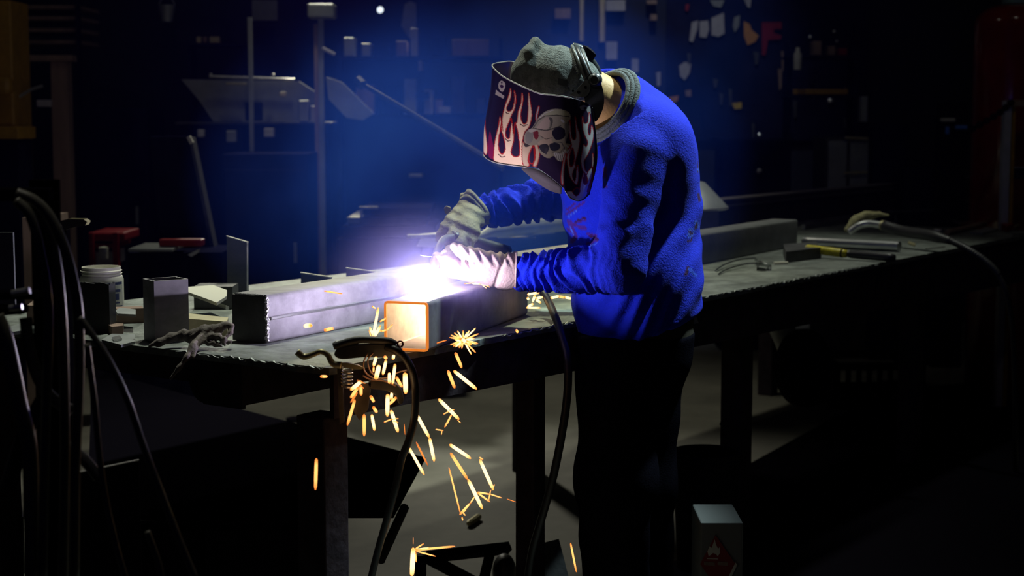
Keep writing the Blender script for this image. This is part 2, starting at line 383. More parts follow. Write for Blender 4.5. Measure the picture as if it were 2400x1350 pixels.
MB().box(bb + bd * 1.55 + BR_ @ Vector((0, .045, .004)), (3.5, .1, .008), BR_).build('flange', M['mill'], beam)
MB().box(bb + bd * 1.55 + BR_ @ Vector((0, -.012, btop - .030)), (3.5, .012, .005), BR_).build('edge_lip', M['mill'], beam)

for dz_ in (-.002, -.030):
    e0 = bb + BR_ @ Vector((-.2, -.019 if dz_ < -.01 else -.006, btop + dz_)); MB().tube([e0, e0 + bd * 3.45], .0032, 6).build('bright_edge', M['bright_steel'], beam)
def flat(name, pts, z, th, m, label, cat, **kw):        # a flat piece lying level at height z, outline given by the places of its corners
    P = [Uz(*p, z) for p in pts]
    return solo(MB().prism(P, (0, 0, -th)), name, m, label, cat, **kw)
# flame-cut flat bar lying across
zb = .972
fb = [Uz(955, 551, zb), Uz(1240, 546, zb)]
edge = [fb[0].lerp(fb[1], k / 30) + Vector((0, random.uniform(-.012, .012), 0)) for k in range(31)]
back = [e + Vector((.10, .14, 0)) for e in (fb[1], fb[0])]
flatbar = thing('flame_cut_bar', 'pale flame-cut flat bar with a jagged edge, lying behind the gloved hands', 'steel bar', edge[15])
MB().prism(edge + back, (0, 0, -.012)).build('plate', M['galv'], flatbar)
MB().tube(edge, [random.uniform(.0022, .0045) for _ in edge], 6).build('cut_edge', M['cut_edge'], flatbar, smooth=True)
MB().prism([Uz(985, 552, zb) + Vector((0, .01, -.0125)), Uz(1080, 552, zb) + Vector((0, .01, -.0125)), Uz(1060, 552, zb) + Vector((0, .01, -.05)), Uz(975, 552, zb) + Vector((0, .01, -.04))], (0, .012, 0)).build('bevelled_lip', M['galv'], flatbar)
MB().hexa([Uz(1165, 552, zb) + Vector((x, y, z)) for z in (-(zb - .9655) - .0, -.0125) for x, y in ((0, 0), (.14, 0), (.14, .06), (0, .06))]).build('packing', M['mill_dark'], flatbar)
# round pipe with a nozzle-like tapered end
pp = [U(1118, 556, 5.55), U(1150, 543, 5.6), U(1185, 538, 5.75), U(1330, 524, 6.3), U(1420, 515, 6.6)]
pipe = thing('tapered_pipe', 'grey pipe with a tapered end lying beyond the jagged flat bar', 'pipe', pp[2])
MB().tube(pp[2:], .028, 16).build('pipe_wall', M['galv'], pipe, smooth=True)
MB().tube([pp[0], pp[1], pp[2]], [.008, .018, .0275], 16).build('tapered_end', M['galv'], pipe, smooth=True)

# ------------------------------------------------------------------ offcuts at the near end of the table
def standing(px, py, w, d, h, ang, wall, name, m, label, cat, z=ZT, ragged=0.0):
    # square section standing upright, nearest vertical edge over pixel px,py
    C = Uz(px, py, z); R = Matrix.Rotation(math.radians(ang), 3, 'Z')
    e1 = R @ Vector((1, 0, 0)); e2 = R @ Vector((0, 1, 0))
    o = [C, C + e1 * w, C + e1 * w + e2 * d, C + e2 * d]; mb = MB()
    i_ = [C + e1 * wall + e2 * wall, C + e1 * (w - wall) + e2 * wall, C + e1 * (w - wall) + e2 * (d - wall), C + e1 * wall + e2 * (d - wall)]
    def sub(q):
        out = []
        for k in range(4):
            for j in range(8): out.append(q[k].lerp(q[(k + 1) % 4], j / 8))
        return out
    o, i_ = sub(o), sub(i_); n = len(o); dz = [h + random.uniform(-ragged, ragged) for _ in o]
    vs = o + [p + ZUP * z_ for p, z_ in zip(o, dz)] + [p + ZUP * z_ for p, z_ in zip(i_, dz)] + i_
    fs = [(q * n + k, q * n + (k + 1) % n, ((q + 1) % 4) * n + (k + 1) % n, ((q + 1) % 4) * n + k) for q in range(4) for k in range(n)]
    mb.add(vs, fs)
    return solo(mb, name, m, label, cat)
standing(364, 803, .088, .072, .150, 34, .006, 'tube_offcut', M['mill'], 'short square tube offcut standing upright, its right face lit', 'offcut', ragged=.0006)
standing(258, 781, .030, .112, .125, 72, .004, 'ragged_channel_offcut', M['mill_dark'], 'dark offcut with a torn bright top edge standing before the white jar', 'offcut', ragged=.004)

jc = Uz(240, 728, ZT); jar = thing('plastic_jar', 'open white plastic jar with a threaded neck and printed label', 'jar', jc)
jr = .0605
MB().lathe([(.0, 0), (jr - .006, 0), (jr, .006), (jr, .088), (jr - .003, .098), (jr - .007, .100), (jr - .007, .124), (jr - .010, .124), (jr - .010, .100), (jr - .006, .086), (jr - .005, .010), (0, .006)], jc, 40).build('jar_body', M['white_plastic'], jar, smooth=True)
for zt in (.104, .112): MB().lathe([(jr - .0075, zt), (jr - .0035, zt + .002), (jr - .0075, zt + .004)], jc, 40).build('neck_thread', M['white_plastic'], jar, smooth=True)
def curved(c, r, a0, a1, z0, z1, n=10, th=.0008):
    vs = []
    for k in range(n + 1):
        a = math.radians(a0 + (a1 - a0) * k / n)
        for rr in (r, r + th):
            for z in (z0, z1): vs.append(c + Vector((math.cos(a) * rr, math.sin(a) * rr, z)))
    fs = []
    for k in range(n):
        b = 4 * k; fs += [(b, b + 1, b + 5, b + 4), (b + 2, b + 6, b + 7, b + 3), (b + 1, b + 3, b + 7, b + 5), (b, b + 4, b + 6, b + 2)]
    fs += [(0, 2, 3, 1), (4 * n, 4 * n + 1, 4 * n + 3, 4 * n + 2)]
    return MB().add(vs, fs)
lab = curved(jc, jr, -75, -12, .014, .084).build('label_border', M['label_blue'], jar)
curved(jc, jr + .0008, -72, -15, .018, .076).build('label_sheet', M['paper'], lab)
for z0, z1, a0, a1 in ((.056, .064, -64, -22), (.034, .052, -58, -44), (.034, .052, -40, -28), (.024, .028, -62, -26)):
    curved(jc, jr + .0016, a0, a1, z0, z1, 5, .0004).build('label_print', M['label_blue'], lab)

flat('steel_offcut', [(270, 727), (282, 721), (318, 725), (318, 737), (276, 735)], .905, .006, M['galv'], 'small pale plate lying on a wooden block by the jar', 'offcut')
wb_ = Uz(300, 757, ZT)
solo(MB().box(wb_ + Vector((.0, .02, .0195)), (.07, .055, .039), Matrix.Rotation(.3, 3, 'Z')), 'timber_block', M['wood'], 'small brown timber block under a pale plate by the jar', 'block')
flat('steel_offcut', [(238, 796), (262, 782), (316, 783), (316, 800), (284, 808)], ZT + .007, .007, M['galv'], 'flat pale offcut lying at the very end of the table', 'offcut')
flat('steel_chip', [(262, 790), (280, 786), (286, 793), (268, 797)], ZT + .012, .004, M['bright_steel'], 'little shiny chip lying on the flat pale offcut', 'offcut')
flat('steel_offcut', [(250, 759), (268, 753), (290, 756), (288, 763), (262, 766)], ZT + .022, .021, M['wood'], 'small brown block before the stub tube', 'offcut')
flat('plate_offcut', [(430, 673), (500, 668), (532, 680), (531, 694), (508, 709), (440, 684)], .935, .008, M['paper'], 'pale six-sided plate offcut resting beside the long tube end', 'offcut')
solo(MB().box(Uz(476, 730, ZT) + Vector((.02, .10, .0325)), (.11, .10, .064)), 'steel_block', M['mill_dark'], 'dark block carrying the pale six-sided plate', 'block')
an = [Uz(428, 680, .925), Uz(533, 722, .905)]
solo(MB().tube(an, .0055, 8), 'round_bar', M['bright_steel'], 'shiny round bar leaning beside the pale six-sided plate', 'steel bar', smooth=True)
flat('timber_offcut', [(430, 733), (535, 744), (532, 754), (430, 746)], .905, .044, mat('pale_timber', (.62, .55, .34), .8, var=.3), 'pale timber offcut lying between the stub tube and long tube', 'block')
ap = Uz(554, 690, ZT)
pl = thing('upright_plate', 'thin dark steel plate standing upright with bright cut edges behind the long tube', 'plate', ap)
pc = [U(533, 690, ap.y), U(579, 697, ap.y - .02), U(579, 567, ap.y - .02), U(531, 553, ap.y)]
MB().prism(pc, (0.004, .007, 0)).build('plate', M['mill_dark'], pl)
MB().tube([pc[2] + Vector((.001, -.001, 0)), pc[1].lerp(pc[2], .12) + Vector((.001, -.001, 0))], .0022, 6).build('bright_edge', M['cut_edge'], pl)
MB().tube([pc[3] + Vector((0, -.001, 0)), pc[2]], .0015, 6).build('bright_edge', M['cut_edge'], pl)
for (p, q), lb in ((((705, 639), (778, 650)), 'thin strip on edge behind the long tube, nearer the upright plate'), (((811, 628), (880, 637)), 'thin strip on edge behind the long tube, nearer the arc')):
    Y = 4.95; a, b = U(*p, Y), U(*q, Y - .05)
    st = thing('steel_strip', lb, 'steel bar', (a.x, a.y, ZT))
    MB().hexa([Vector((a.x, a.y, ZT)), Vector((b.x, b.y, ZT)), Vector((b.x, b.y + .004, ZT)), Vector((a.x, a.y + .004, ZT)), a, b, b + Vector((0, .004, 0)), a + Vector((0, .004, 0))]).build('strip', M['mill_dark'], st)
    MB().tube([a, b], .0022, 6).build('ground_edge', M['cut_edge'], st)
# ------------------------------------------------------------------ implicit surfaces -> one smooth skin (surface nets)
class Field:
    def __init__(s, lo, hi, h):
        s.lo = np.array(lo, np.float32); s.h = h; s.n = np.ceil((np.array(hi) - s.lo) / h).astype(int) + 1
        s.x = (s.lo[0] + h * np.arange(s.n[0], dtype=np.float32))[:, None, None]
        s.y = (s.lo[1] + h * np.arange(s.n[1], dtype=np.float32))[None, :, None]
        s.z = (s.lo[2] + h * np.arange(s.n[2], dtype=np.float32))[None, None, :]
    def cap(s, a, b, ra, rb, sc=(1, 1, 1), want_t=False):     # tapered limb between two joints, axes may be stretched by sc
        a, b = Vector(a), Vector(b); d = [(b[i] - a[i]) / sc[i] for i in range(3)]; L2 = max(sum(k * k for k in d), 1e-9)
        dx, dy, dz = (s.x - a.x) / sc[0], (s.y - a.y) / sc[1], (s.z - a.z) / sc[2]
        t = np.clip((dx * d[0] + dy * d[1] + dz * d[2]) / L2, 0, 1)
        dist = np.sqrt((dx - t * d[0]) ** 2 + (dy - t * d[1]) ** 2 + (dz - t * d[2]) ** 2) - (ra + (rb - ra) * t)
        dist = (dist * min(sc)).astype(np.float32)
        return (dist, t) if want_t else dist
    def chain(s, pts, rs, k=0.03, sc=(1, 1, 1)):
        F = None
        for i in range(len(pts) - 1):
            F = smin(F, s.cap(pts[i], pts[i + 1], rs[i], rs[i + 1], sc), k)
        return F
    def ell(s, c, r):
        q = np.sqrt(((s.x - c[0]) / r[0]) ** 2 + ((s.y - c[1]) / r[1]) ** 2 + ((s.z - c[2]) / r[2]) ** 2)
        return ((q - 1) * min(r)).astype(np.float32)
    def waves(s, seed, freq, n=5):
        r = np.random.RandomState(seed); F = 0
        for _ in range(n):
            k = r.normal(size=3); k *= freq * r.uniform(.6, 1.5) / np.linalg.norm(k)
            F = F + np.sin(s.x * k[0] + s.y * k[1] + s.z * k[2] + r.uniform(0, 6.28))
        return (F / n).astype(np.float32)
    def mesh(s, F):
        F = np.ascontiguousarray(np.broadcast_to(F, tuple(s.n))); ins = F < 0; nx, ny, nz = s.n
        cnt = np.zeros((nx - 1, ny - 1, nz - 1), np.int8)
        for i in (0, 1):
            for j in (0, 1):
                for k in (0, 1): cnt += ins[i:nx - 1 + i, j:ny - 1 + j, k:nz - 1 + k]
        cells = np.argwhere((cnt > 0) & (cnt < 8)); idx = -np.ones(cnt.shape, np.int32); idx[tuple(cells.T)] = np.arange(len(cells))
        acc = np.zeros((len(cells), 3)); num = np.zeros(len(cells))
        cor = [(i, j, k) for i in (0, 1) for j in (0, 1) for k in (0, 1)]
        val = {c: F[cells[:, 0] + c[0], cells[:, 1] + c[1], cells[:, 2] + c[2]] for c in cor}
        for c in cor:
            for ax in range(3):
                if c[ax] == 0:
                    e = list(c); e[ax] = 1; e = tuple(e); a, b = val[c], val[e]; m = (a < 0) != (b < 0)
                    t = np.where(m, a / np.where(m, a - b, 1), 0); p = np.array(c, float)[None] + 0 * acc; p[:, ax] += t
                    acc += p * m[:, None]; num += m
        V = s.lo + (cells + acc / num[:, None]) * s.h
        quads = []
        for ax in range(3):
            o1, o2 = (ax + 1) % 3, (ax + 2) % 3
            sl0 = [slice(None)] * 3; sl1 = [slice(None)] * 3; sl0[ax] = slice(0, -1); sl1[ax] = slice(1, None)
            a, b = ins[tuple(sl0)], ins[tuple(sl1)]; E = np.argwhere(a != b); fl = a[tuple(E.T)]
            ok = (E[:, o1] > 0) & (E[:, o2] > 0) & (E[:, o1] < s.n[o1] - 1) & (E[:, o2] < s.n[o2] - 1); E, fl = E[ok], fl[ok]
            q = []
            for u, w in ((-1, -1), (0, -1), (0, 0), (-1, 0)):
                c = E.copy(); c[:, o1] += u; c[:, o2] += w; q.append(idx[tuple(c.T)])
            q = np.stack(q, 1); q[~fl] = q[~fl][:, ::-1]; quads.append(q)
        return V, np.concatenate(quads)
def smin(a, b, k):
    if a is None: return b
    h = np.clip(.5 + .5 * (b - a) / k, 0, 1); return b * (1 - h) + a * h - k * h * (1 - h)
def smax(a, b, k): return -smin(-a, -b, k)
def field_obj(name, G, F, m, parent, colors=None):
    V, Q = G.mesh(F)
    return mesh_obj(name, V, Q, m, parent, smooth='all', colors=colors(V) if colors else None)

def inpoly(px, py, poly):
    poly = np.asarray(poly, float); r = np.zeros(len(px), bool); j = len(poly) - 1
    for i in range(len(poly)):
        (xi, yi), (xj, yj) = poly[i], poly[j]
        c = ((yi > py) != (yj > py)) & (px < (xj - xi) * (py - yi) / ((yj - yi) if abs(yj - yi) > 1e-9 else 1e-9) + xi); r ^= c; j = i
    return r
def loop2(pts, n=6):                      # smooth closed 2-D outline
    P = np.asarray(pts, float); m = len(P); out = []
    for i in range(m):
        a, b, c, d = P[i - 1], P[i], P[(i + 1) % m], P[(i + 2) % m]
        for k in range(n):
            t = k / n; out.append(.5 * (2 * b + (c - a) * t + (2 * a - 5 * b + 4 * c - d) * t * t + (3 * b - a - 3 * c + d) * t ** 3))
    return np.array(out)
def segdist(px, py, pts):
    d = np.full(len(px), 1e9)
    for (x0, y0), (x1, y1) in zip(pts[:-1], pts[1:]):
        vx, vy = x1 - x0, y1 - y0; t = np.clip(((px - x0) * vx + (py - y0) * vy) / max(vx * vx + vy * vy, 1e-6), 0, 1)
        d = np.minimum(d, np.hypot(px - x0 - t * vx, py - y0 - t * vy))
    return d

# ------------------------------------------------------------------ the welder
YB = 4.36                                  # distance of the trunk's middle
feet = Vector((U(1470, 700, YB).x, YB, 0))
man = thing('person', 'welder in a blue sweatshirt and flame-painted helmet bending over the table', 'person', feet)
SY = (1, 1.28, 1)
tr_p = [U(1494, 790, YB - .09), U(1492, 660, YB - .06), U(1484, 540, YB), U(1478, 430, YB), U(1470, 345, YB), U(1428, 268, YB)]
tr_r = [.158, .160, .166, .172, .160, .118]
shN, elN, wrN = U(1492, 372, 4.13), U(1452, 628, 4.03), U(1222, 638, 4.20)
shF, elF, wrF = U(1400, 330, 4.58), U(1335, 455, 4.62), U(1112, 500, 4.52)
hipN, kneeN, ankN = U(1452, 790, 4.18), U(1442, 1130, 4.15), Vector((U(1440, 1400, 4.3).x, 4.24, .10))
hipF, kneeF, ankF = U(1515, 790, 4.36), U(1492, 1130, 4.33), Vector((U(1505, 1400, 4.45).x, 4.42, .10))
headC = U(1322, 222, 4.26); neckB = U(1486, 292, 4.33)

# body: one continuous figure under the clothes
G = Field((-.30, 3.85, 0.0), (.72, 4.95, 1.66), .0115)
F = G.chain(tr_p, [r - d_ for r, d_ in zip(tr_r, (.060, .045, .03, .03, .03, .03))], .05, SY)
for a, b, c, r in ((shN, elN, wrN, (.055, .045, .032)), (shF, elF, wrF, (.055, .045, .032))):
    F = smin(F, G.chain([a, b, c], r, .02), .04)
for a, b, c, r in ((hipN, kneeN, ankN, (.062, .056, .042)), (hipF, kneeF, ankF, (.062, .056, .042))):
    F = smin(F, G.chain([a, b, c], r, .03), .05)
    F = smin(F, G.cap(c + Vector((0, 0, -.055)), c + Vector((-.15, .02, -.065)), .036, .028), .03)
F = smin(F, G.cap(neckB, headC + Vector((.045, 0, .005)), .082, .072, (1, 1.05, 1)), .03)
hd = Vector((-.80, 0, -.60)).normalized()                     # where the face looks
fu = Vector((-.60, 0, .80)).normalized()                      # crown direction
F = smin(F, G.cap(headC + fu * .035, headC - fu * .03 + hd * .02, .082, .066, (1, .94, 1)), .03)
F = smin(F, G.cap(headC - fu * .06 + hd * .045, headC - fu * .085 + hd * .06, .04, .034), .03)     # jaw
F = smin(F, G.cap(headC + hd * .088, headC - fu * .03 + hd * .115, .010, .016), .012)              # nose
F = smin(F, G.cap(headC - fu * .055 + hd * .096 + Vector((0, -.02, 0)), headC - fu * .055 + hd * .096 + Vector((0, .02, 0)), .011, .011), .01)
for sgn in (-1, 1):
    F = smax(F, -G.ell(headC + hd * .10 + fu * .008 + Vector((0, sgn * .032, 0)), (.016, .016, .012)), .01)
    F = smin(F, G.ell(headC + hd * .086 + fu * .008 + Vector((0, sgn * .032, 0)), (.012, .012, .012)), .004)
    F = smin(F, G.cap(headC + Vector((.01, sgn * .078, .018)) - hd * .01, headC + Vector((.012, sgn * .08, -.02)) - hd * .01, .014, .010), .008)
for w_, e_ in ((wrN, elN), (wrF, elF)):                        # hands with five fingers each, inside the gloves
    d = (w_ - e_).normalized(); s_ = d.cross(ZUP).normalized()
    h_ = U(1078, 530, 4.455) if w_ is wrF else w_ + d * .065
    F = smin(F, G.cap(w_, h_, .026, .026), .02)
body = field_obj('body', G, F, M['skin'], man)

# sweatshirt
G = Field((-.14, 3.84, .80), (.60, 4.98, 1.66), .0058)
tF = G.chain(tr_p, tr_r, .06, SY)
tF = smin(tF, G.cap(shN + Vector((.02, .08, .02)), shF + Vector((.03, -.05, 0)), .125, .115), .06)
fold = G.waves(3, 30, 4) * .004 + G.waves(5, 75, 5) * .0012
zz = G.z; xx = G.x
diag = np.sin((zz * .86 + xx * .5 + .3 * np.sin(xx * 9)) * 75 + 2.2 * np.sin(G.y * 11)) * np.clip((1.06 - zz) / .16, 0, 1)
drape = np.sin((xx * .95 - zz * .32 + .05 * np.sin(zz * 14)) * 62) * np.clip((zz - .98) / .1, 0, 1) * np.clip((1.32 - zz) / .1, 0, 1)
tF = tF + fold + (diag * .0048 + drape * .0034).astype(np.float32)
def sleeve(a, b, c, ra, rb, rc, seed, dens):
    f1, ta = G.cap(a, b, ra, rb, want_t=True); f2, tb = G.cap(b, c, rb, rc, want_t=True)
    s_ = Vector((c - b)).normalized(); al = (G.x - b.x) * s_.x + (G.y - b.y) * s_.y + (G.z - b.z) * s_.z
    wob = .55 * G.waves(seed, 34, 3) + .25 * G.waves(seed + 1, 80, 3)
    f2 = f2 - (np.sin((al + .022 * wob * 2.2) * dens) * .0086 * np.clip(tb * 4, .25, 1)).astype(np.float32)
    s2_ = Vector((b - a)).normalized(); al1 = (G.x - a.x) * s2_.x + (G.y - a.y) * s2_.y + (G.z - a.z) * s2_.z
    f1 = f1 - (np.sin(al1 * 30 + 2.5 * wob * 2) * .0042 * np.clip(ta * 1.6, .2, 1)).astype(np.float32)
    return smax(smin(f1, f2, .03), (G.x - c.x) * s_.x + (G.y - c.y) * s_.y + (G.z - c.z) * s_.z - .012, .006)
sN = sleeve(shN, elN, wrN, .082, .060, .044, 11, 205)
sF = sleeve(shF, elF, wrF, .085, .066, .040, 17, 190)
F = smin(smin(tF, sN, .022), sF, .03)
hemP, hemN = U(1500, 782, 4.2), Vector((-.30, 0, 1)).normalized()     # hem, higher at the back
F = smax(F, -((G.x - hemP.x) * hemN.x + (G.z - hemP.z) * hemN.z), .012)
cp = U(1424, 250, 4.255); nk = Vector((-.70, -.52, .48)).normalized()
rr = np.sqrt((G.x - cp.x) ** 2 + (G.y - cp.y) ** 2 + (G.z - cp.z) ** 2)
F = smax(F, np.where(rr < .15, (G.x - cp.x) * nk.x + (G.y - cp.y) * nk.y + (G.z - cp.z) * nk.z - .004, -1).astype(np.float32), .004)
BLUE = (0.046, 0.125, 0.72)
def shirt_print(V):
    px, py = proj(V); C = np.tile(np.array(BLUE), (len(V), 1))
    red = np.array((.95, .06, .26)); dark = np.array((.55, .015, .07)); wh = np.array((.85, .80, .85)); front = V[:, 1] < 4.30
    def stroke(pts, w, c):
        C[(segdist(px, py, pts) < w) & front] = c
    for pts, w, c in (
        ([(1328, 492), (1347, 478)], 2.6, red), ([(1326, 502), (1350, 487), (1367, 475)], 3, red), ([(1332, 508), (1352, 493)], 1.5, wh),
        ([(1348, 521), (1370, 510)], 3, dark), ([(1332, 519), (1352, 530), (1371, 535)], 4, red), ([(1354, 522), (1372, 516)], 2, red),
        ([(1334, 521), (1342, 538), (1350, 556), (1340, 566)], 5, red), ([(1324, 535), (1340, 543)], 3.5, red), ([(1336, 532), (1345, 552)], 1.2, wh),
        ([(1377, 549), (1397, 553)], 2.6, red), ([(1376, 573), (1400, 562)], 3.4, red), ([(1380, 578), (1398, 570)], 1.3, wh), ([(1384, 553), (1400, 560)], 3.4, dark),
        ([(1418, 395), (1420, 434)], 4.5, red), ([(1417, 424), (1423, 430)], 5, (.1, .3, .8)),
        ([(1640, 372), (1638, 402)], 4, dark), ([(1636, 398), (1643, 402)], 3, wh), ([(1637, 455), (1640, 470)], 3, dark),
        ([(1613, 548), (1618, 536), (1626, 540), (1622, 552), (1614, 553)], 2.4, wh), ([(1617, 545), (1621, 547)], 4.2, dark), ([(1632, 520), (1636, 530)], 4, wh), ([(1633, 526), (1630, 536)], 3, dark), ([(1612, 566), (1622, 560)], 2.6, dark),
        ([(1613, 628), (1608, 644)], 4, dark), ([(1616, 630), (1630, 646)], 4, (.55, .62, .85))):
        stroke(pts, w, c)
    return C
M['shirt'] = mat('royal_blue_fleece', BLUE, 0.92, attr='print', bump=.35, bscale=220, var=.16, scale=90, spec=.25)
field_obj('sweatshirt', G, F, M['shirt'], man, shirt_print)
# ribbed collar: two bands round the neck
def ring(c, nrm, r, n=36, sy=1.0, tilt=0):
    q = Vector((0, 0, 1)).rotation_difference(nrm); return [c + q @ Vector((math.cos(t) * r, math.sin(t) * r * sy, 0)) for t in np.linspace(0, 2 * PI, n + 1)]
for k, (off, r, th) in enumerate(((.002, .103, .0085), (.012, .096, .0075), (.019, .088, .007))):
    MB().tube(ring(cp + nk * off, nk, r), th, 8, cap=False).build('collar_band', M['collar'], man, smooth='all')

# trousers, belt and boots
G = Field((.02, 3.86, .06), (.66, 4.72, .92), .0095)
F = G.chain([U(1494, 775, YB - .09), U(1492, 820, YB - .09)], [.150, .148], .04, SY)
wv = G.waves(8, 34, 4) * .006 + G.waves(9, 80, 4) * .002
for a, b, c in ((hipN, kneeN, ankN), (hipF, kneeF, ankF)):
    F = smin(F, G.chain([a, b, c + Vector((0, 0, .02))], [.112, .098, .086], .05) + wv, .05)
F = smax(F, -(G.z - .085), .006); F = smax(F, G.z - .848, .01)
field_obj('trousers', G, F, M['denim'], man)
bz = U(1500, 756, 4.2).z
bel = [Vector((tr_p[0].x + .147 * math.cos(t), YB - .09 + .147 * 1.28 * math.sin(t), bz + .012 * math.cos(t) - .022)) for t in np.linspace(0, 2 * PI, 49)]
bm_ = MB()
for p, q in zip(bel[:-1], bel[1:]):
    o_ = [(k - Vector((tr_p[0].x, YB - .09, k.z))).normalized() * .006 for k in (p, q)]
    bm_.hexa([p + Vector((0, 0, -.02)), q + Vector((0, 0, -.02)), q - o_[1] + Vector((0, 0, -.02)), p - o_[0] + Vector((0, 0, -.02)), p + Vector((0, 0, .02)), q + Vector((0, 0, .02)), q - o_[1] + Vector((0, 0, .02)), p - o_[0] + Vector((0, 0, .02))])
bm_.build('belt', mat('tan_belt', (.05, .042, .03), .9, var=.4, spec=.1), man)
tg = U(1632, 742, 4.26)
MB().prism([tg, tg + Vector((-.028, 0, -.014)), tg + Vector((-.014, 0, -.022)), tg + Vector((.006, 0, -.016))], (0, .006, 0)).build('shirt_tail', M['white_plastic'], man)
for c in (ankN, ankF):
    G = Field((c.x - .24, c.y - .09, 0), (c.x + .10, c.y + .11, .2), .008)
    F = smin(G.cap(c + Vector((.0, 0, .06)), c + Vector((.0, 0, -.04)), .058, .060), G.cap(c + Vector((.01, 0, -.045)), c + Vector((-.16, .02, -.055)), .052, .044, (1, 1, .95)), .04)
    F = smax(F, -(G.z - .004), .004)
    field_obj('boot', G, F, M['black'], man)

# ------------------------------------------------------------------ gloves
G = Field(U(1010, 690, 4.0) - Vector((.02, .06, .03)), U(1235, 560, 4.0) + Vector((.03, .40, .04)), .0034)
def g(px, py, Y): return U(px, py, Y + .075)
F = G.chain([g(1214, 634, 4.125), g(1180, 636, 4.12)], [.047, .046], .01)                                  # cuff
F = smin(F, G.chain([g(1180, 636, 4.12), g(1140, 632, 4.11), g(1090, 628, 4.10)], [.042, .038, .032], .02, (1, 1.15, 1)), .02)   # palm
F = smin(F, G.chain([g(1110, 645, 4.085), g(1060, 634, 4.07), g(1030, 612, 4.075), g(1023, 600, 4.09)], [.020, .019, .015, .011], .008), .010)   # index finger, lowest
F = smin(F, G.chain([g(1100, 632, 4.075), g(1064, 622, 4.055), g(1046, 611, 4.06), g(1052, 602, 4.075)], [.017, .0155, .014, .012], .006), .006)   # middle
F = smin(F, G.chain([g(1104, 620, 4.10), g(1066, 606, 4.085), g(1046, 597, 4.085), g(1048, 592, 4.10)], [.016, .0150, .013, .011], .006), .006)    # ring
F = smin(F, G.chain([g(1106, 612, 4.13), g(1072, 594, 4.12), g(1054, 586, 4.115), g(1052, 590, 4.13)], [.015, .0135, .012, .010], .006), .006)      # little
F = smin(F, G.chain([g(1150, 610, 4.09), g(1110, 598, 4.06), g(1082, 590, 4.05), g(1064, 578, 4.055)], [.022, .019, .016, .0115], .008), .010)      # thumb on top
al = (G.x - g(1180, 0, 4.1).x)
F = F - (np.sin((G.x * .92 + G.z * .5) * 330 + 2 * G.waves(21, 60, 3)) * .0022 * np.clip((G.z - g(1100, 628, 4.1).z) / .02, 0, 1) * (G.x > g(1070, 0, 4.1).x)).astype(np.float32) + G.waves(22, 110, 4) * .0011
crease = np.abs((G.x - g(1172, 632, 4.1).x) * .93 + (G.z - g(1172, 632, 4.1).z) * -.30)
F = F + (np.clip(1 - crease / .007, 0, 1) * .0055).astype(np.float32)
cutp = g(1210, 634, 4.12); F = smax(F, (G.x - cutp.x) - (G.z - cutp.z) * .04, .002)
gl = field_obj('glove', G, F, M['leather'], man); gl['label'] = 'pale tan leather glove on the near hand'
cu = [cutp + Vector((-.001 + .04 * math.sin(t) * .046, math.cos(t) * .0475, math.sin(t) * .0475)) for t in np.linspace(0, 2 * PI, 33)]
MB().tube(cu, .0022, 6, cap=False).build('glove_hem', M['leather'], man, smooth='all')
# far hand, gripping the torch
def g(px, py, Y): return U(px, py, Y)
G = Field(U(1015, 610, 4.4) - Vector((.02, .10, .02)), U(1175, 445, 4.4) + Vector((.03, .28, .03)), .0034)
F = G.chain([g(1122, 489, 4.52), g(1100, 503, 4.50), g(1078, 521, 4.47), g(1058, 540, 4.44)], [.046, .043, .037, .026], .012, (1, 1.1, 1))
F = smin(F, G.chain([g(1098, 516, 4.46), g(1092, 540, 4.42), g(1084, 558, 4.40)], [.036, .034, .028], .02), .02)
F = smin(F, G.chain([g(1056, 530, 4.42), g(1040, 546, 4.41), g(1032, 556, 4.41), g(1040, 566, 4.40)], [.019, .0155, .012, .010], .008), .008)
F = smin(F, G.chain([g(1070, 540, 4.41), g(1058, 558, 4.38), g(1056, 572, 4.37), g(1066, 580, 4.39)], [.019, .0165, .014, .011], .006), .006)
F = smin(F, G.chain([g(1086, 548, 4.40), g(1078, 566, 4.37), g(1076, 581, 4.37), g(1087, 588, 4.39)], [.018, .016, .013, .011], .006), .006)
F = smin(F, G.chain([g(1104, 550, 4.42), g(1098, 570, 4.39), g(1096, 584, 4.385), g(1106, 590, 4.40)], [.017, .015, .012, .010], .006), .006)
F = smin(F, G.chain([g(1074, 508, 4.45), g(1056, 517, 4.43), g(1044, 530, 4.42), g(1034, 545, 4.42)], [.018, .015, .0125, .009], .008), .008)
fold = np.sin((G.x * .35 + G.z * .94) * 260 + 2.6 * G.waves(31, 40, 3)); F = F - (np.maximum(fold, -.5) * .0015).astype(np.float32) + G.waves(32, 100, 4) * .0010
F = F - G.waves(33, 62, 4) * .0026
q0 = g(1118, 482, 4.52); ax = (g(1130, 470, 4.53) - g(1090, 505, 4.50)).normalized(); F = smax(F, (G.x - q0.x) * ax.x + (G.y - q0.y) * ax.y + (G.z - q0.z) * ax.z, .004)
gf = field_obj('glove', G, F, M['leather_olive'], man); gf['label'] = 'dark olive leather glove on the far hand'
fl = MB()                                  # flared cuff: loose gauntlet sheet round the far wrist
q = Vector((0, 0, 1)).rotation_difference(ax); rings = []
for c_, r0, wv_ in ((g(1104, 498, 4.505), .0455, 0), (g(1110, 490, 4.51), .052, .5), (g(1115, 482, 4.52), .056, 1)):
    rings.append([c_ + q @ Vector((math.cos(t) * (r0 + wv_ * (.005 * math.sin(3 * t + 1) + .004 * math.sin(5 * t))), math.sin(t) * (r0 + wv_ * (.005 * math.sin(3 * t + 1) + .004 * math.sin(5 * t))), 0)) for t in np.linspace(0, 2 * PI, 33)])
for r_ in (0, 1): fl.add(rings[r_] + rings[r_ + 1], [(k, k + 1, 34 + k, 33 + k) for k in range(32)])
